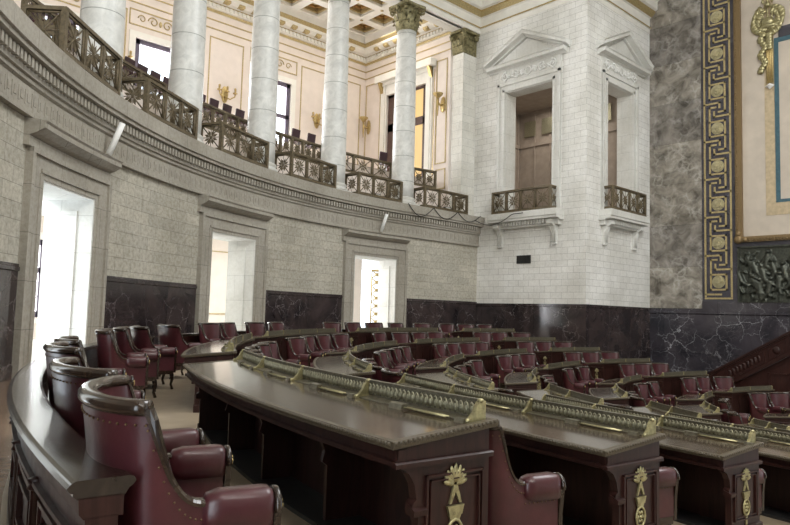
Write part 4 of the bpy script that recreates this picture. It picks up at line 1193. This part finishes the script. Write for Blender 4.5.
def make_chair():
    e=empty('tub_armchair')
    mb=MB(); ts=[-TF+2*TF*i/56 for i in range(57)]; zz=[0,.2,.4,.6,.8,1.0]
    for off,flip in ((0,0),(.055,1)):
        vs=[]
        for t in ts:
            h=htop(t); z0=.30
            for q in zz: vs.append(shell_pt(t,z0+(h-z0)*q,off))
        n=len(zz); mb.add(vs,[(i*n+j,i*n+j+1,(i+1)*n+j+1,(i+1)*n+j) for i in range(56) for j in range(n-1)],0,True)
    # top closing strip and front closings
    vs=[]; 
    for t in ts: h=htop(t); vs+= [shell_pt(t,h,0),shell_pt(t,h,.055)]
    mb.add(vs,[(2*i,2*i+1,2*i+3,2*i+2) for i in range(56)])
    for t in (-TF,TF):
        vs=[];
        for q in zz: z=.30+(htop(t)-.30)*q; vs+=[shell_pt(t,z,0),shell_pt(t,z,.055)]
        mb.add(vs,[(2*i,2*i+1,2*i+3,2*i+2) for i in range(len(zz)-1)])
    # nail heads
    for i in range(25):
        t=-TB+2*TB*i/24; mb.ell(shell_pt(t,1.02,-.003),(.0055,.0055,.0055),n=6,k=4,m=1)
    for s in (-1,1):
        for i in range(11):
            t=TB+(TS-TB)*(i+.3)/11; z=htop(t)-.05; mb.ell(shell_pt(s*t,z,-.003),(.005,.005,.005),n=6,k=4,m=1)
        for i in range(8):
            t=TS+(TF-TS)*(i)/8; mb.ell(shell_pt(s*t,.585,-.002),(.005,.005,.005),n=6,k=4,m=1)
    build('backrest',mb,[M['leather'],M['nail']],e,fix=True)
    # wooden crest rail and sweeping wing edges
    mb=MB(); path=[]; 
    for i in range(25):
        t=-TB+2*TB*i/24; p=shell_pt(t,1.08,.025); path.append(p)
    mb.tube(path,.036,10,rads=[.040]+[.042]*23+[.040],flat=.8)
    build('crest_rail',mb,M['trimwood'],e)
    for s in (-1,1):
        mb=MB(); pts=[]
        for i in range(15):
            t=TB+(TS-TB)*i/14-.004; pts.append(shell_pt(s*t,htop(t)+.004 if i else 1.075,.027))
        pts.append(shell_pt(s*(TS+.04),.70,.027))
        # box-like section: wide across the shell, thin along
        vs=[];N_=len(pts)
        for i,p in enumerate(pts):
            t=min(TS+.04,TB+(TS-TB)*i/14)
            x,y,nx,ny=plan(s*t)
            a=pts[max(0,i-1)]; b=pts[min(N_-1,i+1)]; tx=[b[q]-a[q] for q in range(3)]; L=sqrt(sum(q*q for q in tx)); tx=[q/L for q in tx]
            ux=(nx,ny,0); up=(tx[1]*0-tx[2]*ny, tx[2]*nx-tx[0]*0, tx[0]*ny-tx[1]*nx); 
            if up[2]<0 or (abs(up[2])<.2 and up[0]<0): up=tuple(-q for q in up)
            for (u,v) in ((-1,-.3),(-1,.4),(-.6,.9),(.6,.9),(1,.4),(1,-.3)): vs.append(tuple(p[q]+ux[q]*u*.036+up[q]*v*.018 for q in range(3)))
        fs=[(i*6+q,i*6+(q+1)%6,(i+1)*6+(q+1)%6,(i+1)*6+q) for i in range(N_-1) for q in range(6)]+[tuple(range(6)),tuple(range((N_-1)*6,N_*6))]
        mb.add(vs,fs,0,False)
        build('wing_edge',mb,M['trimwood'],e)
    # arm pads
    for s in (-1,1):
        mb=MB(); x0=-.02+(TS-.61)+.02; x1=-.02+(TF-.61)+.0
        y=s*(.465-.028)
        prof=[(.060,.60),(.068,.66),(.064,.72),(.042,.748),(-.042,.748),(-.064,.72),(-.068,.66),(-.060,.60)]
        xs_=[x0-.03,x0-.01,x0+.04,x1-.03,x1-.005,x1+.004]; sc_=[.5,.85,1,1,.95,.75]
        vs=[(x,y+a*q,.665+(z-.665)*q) for x,q in zip(xs_,sc_) for a,z in prof]; n=8
        mb.add(vs,[(i*n+k,i*n+(k+1)%n,(i+1)*n+(k+1)%n,(i+1)*n+k) for i in range(5) for k in range(n)]+[tuple(range(8)),tuple(range(40,48))],0,True)
        build('arm_pad',mb,M['leather'],e)
        # front scroll post
        mb=MB(); xf=x1+.005
        pts=[]
        for i in range(14): 
            a=-.3+i*(pi+.6)/13; pts.append((xf,y+.055*cos(a),.668+.062*sin(a)))
        pts+= [(xf,y-.035,.50),(xf,y-.030,.30),(xf,y+.030,.30),(xf,y+.035,.50)]
        mb.poly(pts,(.030,0,0)); 
        mb.tube([(xf+.015,y+.060*cos(a),.668+.066*sin(a)) for a in [-.2+i*(pi+.4)/12 for i in range(13)]],.016,6)
        build('arm_post',mb,M['trimwood'],e); ap_=e.children[-1]
        mb=MB(); n=6
        mb.ell((xf+.034,y,.672),(.010,.030,.030),n=12,k=6,ax=((1,0,0),(0,1,0),(0,0,1)))
        for k in range(6): mb.ell((xf+.040,y+.019*cos(k*1.047),.672+.019*sin(k*1.047)),(.007,.009,.009),n=6,k=4)
        o=build('rosette',mb,M['gold'],ap_)
    # seat
    mb=MB(); out=[]
    for i in range(41):
        t=-.95+1.9*i/40; out.append(shell_pt(t,0,.060)[:2])
    vs=[];n=len(out)
    for sc_,z in ((1,.36),(1,.43),(.97,.47),(.88,.49),(.5,.505)):
        for x,y in out: vs.append((.02+(x-.02)*sc_,y*sc_,z))
    fs=[(i*n+k,i*n+(k+1)%n,(i+1)*n+(k+1)%n,(i+1)*n+k) for i in range(4) for k in range(n)]+[tuple(range(n))[::-1],tuple(range(4*n,5*n))]
    mb.add(vs,fs,0,True); build('seat',mb,M['leather'],e)
    mb=MB(); 
    vs=[]
    for off,z in ((-.004,.27),(-.004,.335),(.03,.335),(.03,.27)):
        for i in range(41):
            t=-.98+1.96*i/40; vs.append(shell_pt(t,z,off))
    n=41; mb.add(vs,[(r*n+i,r*n+i+1,((r+1)%4)*n+i+1,((r+1)%4)*n+i) for r in range(4) for i in range(40)])
    mb.box(.33,.365,-.43,.43,.265,.37); build('seat_frame',mb,M['trimwood'],e)
    for x,y,sg in ((.33,.41,1),(.33,-.41,1),(-.16,.31,-1),(-.16,-.31,-1)):
        mb=MB(); mb.tube([(x,y,.30),(x+.01*sg,y,.24),(x+.02*sg,y,.18),(x+.0*sg,y,.09),(x+.03*sg,y,0.0)],.03,8,rads=[.035,.038,.030,.022,.026])
        build('leg',mb,M['trimwood'],e)
    return e
chair0=make_chair(); used=[False]
def place_chair(x,y,z,az,label,group):
    o=copy_tree(chair0) if used[0] else chair0
    used[0]=True
    o.location=(x,y,z); o.rotation_euler=(0,0,az); tag(o,label,'chair',group)
    return o
SECS=['nearest block','block under left doorway','block under second doorway','block under third doorway','farthest block by corner wall']
ORD=['first','second','third','fourth','fifth','sixth']
# front row next to the camera
ORDL=['nearest','second','third','fourth']
place_chair(1.318,2.884,0,rad(-16.5),'nearest maroon leather tub armchair, back against the end of the dark balustrade','maroon tub armchairs')
for i,(th,r_,da) in enumerate(((169.25,19.62,-6),(163.25,19.60,-11),(159.3,19.58,-16))):
    p=circ(th,r_,0); place_chair(p[0],p[1],0,rad(da),'%s maroon tub armchair from the aisle end, its back along the curved balustrade'%ORDL[i+1],'maroon tub armchairs')
for i,(th,da) in enumerate(((150.75,-21),(147.0,-23),(143.6,-14),(138.2,-4))):
    p=circ(th,19.50,0); place_chair(p[0],p[1],0,rad(da),'%s of the four maroon armchairs in line past the far end of the nearest desk'%('first','second','third','last')[i],'maroon tub armchairs')
for i,th in enumerate((130.5,127,122,118,108,104,100.2,96.2,91.5,87,83.7,80.3)):
    p=circ(th,19.5,0); place_chair(p[0],p[1],0,rad(th+180+(-4,5,-2,6)[i%4]),'back row maroon armchair against the dado, %s from left beyond the four in line'%(['first','second','third','fourth','fifth','sixth','seventh','eighth','ninth','tenth','eleventh','last'][i]),'maroon tub armchairs')
rs=random.Random(11)
for j in range(7):
    for k,(a,b) in enumerate(spans(j)):
        if j==0 or (k==0 and j>=5) or (j==6 and k<2): continue
        L=(a-b)*rad(1)*RU(j); Lc=(a-b)*rad(1)*(RU(j)+.76); nb=max(3 if k==4 else 2,int(Lc/1.1+.45)); sy=min(1,Lc/nb/1.03)
        for i in range(nb):
            th=a+(b-a)*(i+.5+rs.uniform(-.05,.05))/nb
            if j==0 and k==1 and i==0: continue
            r=RU(j)+.76+rs.uniform(-.08,.10)
            p=circ(th,r,ZF(j)); az=rad(th+180+rs.uniform(-8,8))
            if k==0 and i==0: r=RU(j)+.96; yy=2.49 if j==1 else 2.72; q=math.asin(yy/r); p=(CX-r*cos(q),CY+yy,ZF(j)); az=rad(-16)
            ch_=place_chair(p[0],p[1],p[2],az,'maroon armchair, %s seat from left, %s row, %s'%(ORD[i],ROWN[j],SECS[k]),'maroon tub armchairs')
            ch_.scale=(1,sy,1)

# ------------------------------------------------------------------ tribune stair and podium
XS=30.0
e=empty('tribune_stair',(XS,12,-2)); tag(e,'dark mahogany raking stair balustrade with carved panels at the right edge','stair'); og=(XS,12,-2)
def rk(y): return -.58+(12.05-y)*.60
mb=MB()
mb.poly([(XS,12.3,rk(12.3)-.95),(XS,12.3,rk(12.3)-.08),(XS,7.0,rk(7.0)-.08),(XS,7.0,rk(7.0)-.95)],(.18,0,0))
build('raking_panel',mb,M['woodr'],e,og)
mb=MB()
def raker(x0,x1,d0,d1,ya,yb): mb.poly([(x0,ya,rk(ya)+d0),(x0,ya,rk(ya)+d1),(x0,yb,rk(yb)+d1),(x0,yb,rk(yb)+d0)],(x1-x0,0,0))
raker(XS-.08,XS+.24,-.10,0,12.5,6.8); raker(XS-.05,XS+.2,-.16,-.10,12.5,6.8); raker(XS-.06,XS,-.98,-.86,12.3,7.0)
build('raking_handrail',mb,M['wood'],e,og)
mb=MB()
for ya,yb in ((11.5,10.0),(9.85,9.2),(9.05,7.3)):
    for d0,d1 in ((-.28,-.25),(-.75,-.72)): raker(XS-.03,XS+.01,d0,d1,ya,yb)
    for y_ in (ya,yb): raker(XS-.03,XS+.01,-.75,-.25,y_+.02,y_-.02)
build('panel_moulding',mb,M['wood'],e,og)
mb=MB()
for (ya,yb) in ((11.4,10.1),(8.95,7.4)):
    n=9
    for i in range(n):
        y=ya+(yb-ya)*(i+.5)/n; z=rk(y)-.5
        mb.ell((XS-.005,y,z),(.03,.06,.15),n=8,k=5); mb.ell((XS-.005,y+.05,z+.1),(.025,.05,.05),n=6,k=4)
mb.ell((XS-.005,9.52,rk(9.52)-.5),(.04,.16,.16))
o_=build('carved_inlay',mb,M['wood'],e,og); o_['kind']='stuff'
mb=MB()
mb.poly([(XS+.1,11.6,-2.0),(XS+.1,11.6,rk(11.6)-.98),(XS+.1,6.0,rk(6.0)-.98),(XS+.1,6.0,-2.0)],(.1,0,0))
for ya,yb in ((9.9,9.1),(8.9,7.2),(7.0,6.1)):
    zt=min(rk(ya)-1.2,1.5)
    for q in ((ya,ya-.06),(yb+.06,yb)): mb.box(XS+.06,XS+.11,q[1],q[0],-1.9,zt)
    mb.box(XS+.06,XS+.11,yb,ya,zt-.06,zt); mb.box(XS+.06,XS+.11,yb,ya,-1.95,-1.85)
build('stair_side_panel',mb,M['woodr'],e,og)
mb=MB(); mb.box(XS+.3,XT-.2,5.5,11.9,-2.05,-.9)
build('podium_block',mb,M['woodr'],e,og)

# ------------------------------------------------------------------ unseen enclosure (keeps the light plausible)
mb=MB()
mb.sweep([(RW,-2.2),(RW+.4,-2.2),(RW+.4,19),(RW,19)],lambda th,R,z:circ(th,R,z),arc(215,272))
mb.sweep([(RW+.8,6.6),(RW+1.2,6.6),(RW+1.2,19),(RW+.8,19)],lambda th,R,z:circ(th,R,z),arc(176,215))
mb.box(21.5,XT+.6,-21.8,-21.4,-2.2,19)
struct(build('wall_front',mb,M['stone'],uv='cyl'))
mb=MB()
zc=20.0
mb.box(-8,11,-25,31,zc,zc+.3); mb.box(23,XT+2,-25,31,zc,zc+.3); mb.box(11,23,-25,-6,zc,zc+.3); mb.box(11,23,6,24,zc,zc+.3)
struct(build('ceiling',mb,M['creamw']),'high ceiling around the central laylight')
mb=MB(); mb.box(-8,XE+.4,21,31.6,18.6,18.75); struct(build('ceiling_upper',mb,M['creamw']))

# ------------------------------------------------------------------ lights
def area(name,loc,rot,sx,sy,pw,col=(1,1,1)):
    l=bpy.data.lights.new(name,'AREA'); l.shape='RECTANGLE'; l.size=sx; l.size_y=sy; l.energy=pw; l.color=col
    o=bpy.data.objects.new(name,l); COL.objects.link(o); o.location=loc; o.rotation_euler=rot; return o
LS=1.0
area('laylight',(17,0,19.9),(0,0,0),11,11,2400*LS,(1.0,.975,.93))
for a,b in WIN:
    area('window_daylight',((a+b)/2,YO+.8,11.7),(rad(-90),0,0),b-a,4.6,800*LS,(.97,.985,1.0))
    area('corridor_daylight',((a+b)/2,YO+.8,2.6),(rad(-90),0,0),b-a,3.2,800*LS,(.97,.985,1.0))
area('gallery_fill_light',(14,27.5,17.6),(0,0,0),18,3,330*LS,(1.0,.96,.90))  # added overhead fill to brighten the gallery, no fixture there
area('gallery_fill_light',(24,27.3,17.6),(0,0,0),2,3,70*LS,(1.0,.90,.76))  # added warm fill over the gallery's far end
area('corridor_fill_light',(13,26.0,5.1),(0,0,0),22,2.0,500*LS,(1.0,.96,.9))  # added fill that brightens the corridor beyond the doorways
area('corridor_fill_light',(2,17.5,5.1),(0,0,0),6,3.0,600*LS,(.99,.99,.98))  # added fill for the corridor stretch at the left
area('doorway_fill_light',circ(180,RW+1.6,2.0),(rad(90),0,rad(-90)),2.4,3.8,70*LS,(.95,.98,1.0))  # added behind the rear opening to brighten the near chairs
area('doorway_fill_light',circ(158.2,RW+1.6,2.0),(rad(90),0,rad(-90-21.8)),2.4,3.8,70*LS,(.95,.98,1.0))  # added outside the unseen left doorway, also for the near chairs
area('side_room_fill_light',(30.2,20.5,13.3),(0,0,0),2,3,110*LS,(1,.93,.82))  # added fill to lift the dim side room, no fixture built
for x,y,rz in ((2.2,-11.5,-62),(-.3,-6.5,-76),(-.8,-1.5,-86)):
    area('opposite_window_daylight',(x,y,13),(rad(90),0,rad(rz)),2.6,5.5,900*LS,(1.0,.965,.90))
w=bpy.data.worlds.new('world'); SC.world=w; w.use_nodes=True
bg=w.node_tree.nodes['Background']; bg.inputs[0].default_value=(.80,.90,1.0,1); bg.inputs[1].default_value=3.2

# ------------------------------------------------------------------ camera
cam=bpy.data.cameras.new('camera'); co=bpy.data.objects.new('camera',cam); COL.objects.link(co); SC.camera=co
cam.sensor_width=36; cam.lens=672.73/790*36; cam.clip_end=200; cam.clip_start=.05
from mathutils import Matrix, Vector
yaw,pit,rol=rad(47.176),rad(4.412),rad(-1.620)
F_=Vector((cos(yaw)*cos(pit),sin(yaw)*cos(pit),sin(pit))); R_=Vector((sin(yaw),-cos(yaw),0)); U_=R_.cross(F_)
c_,s_=cos(rol),sin(rol)
Rr=R_*c_-U_*s_; Ur=R_*s_+U_*c_
mt=Matrix((( Rr.x,Ur.x,-F_.x,0),(Rr.y,Ur.y,-F_.y,0),(Rr.z,Ur.z,-F_.z,1.45),(0,0,0,1)))
co.matrix_world=mt
SC.view_settings.view_transform='Standard'; SC.view_settings.look='None'; SC.view_settings.exposure=0.2; SC.view_settings.gamma=1.0
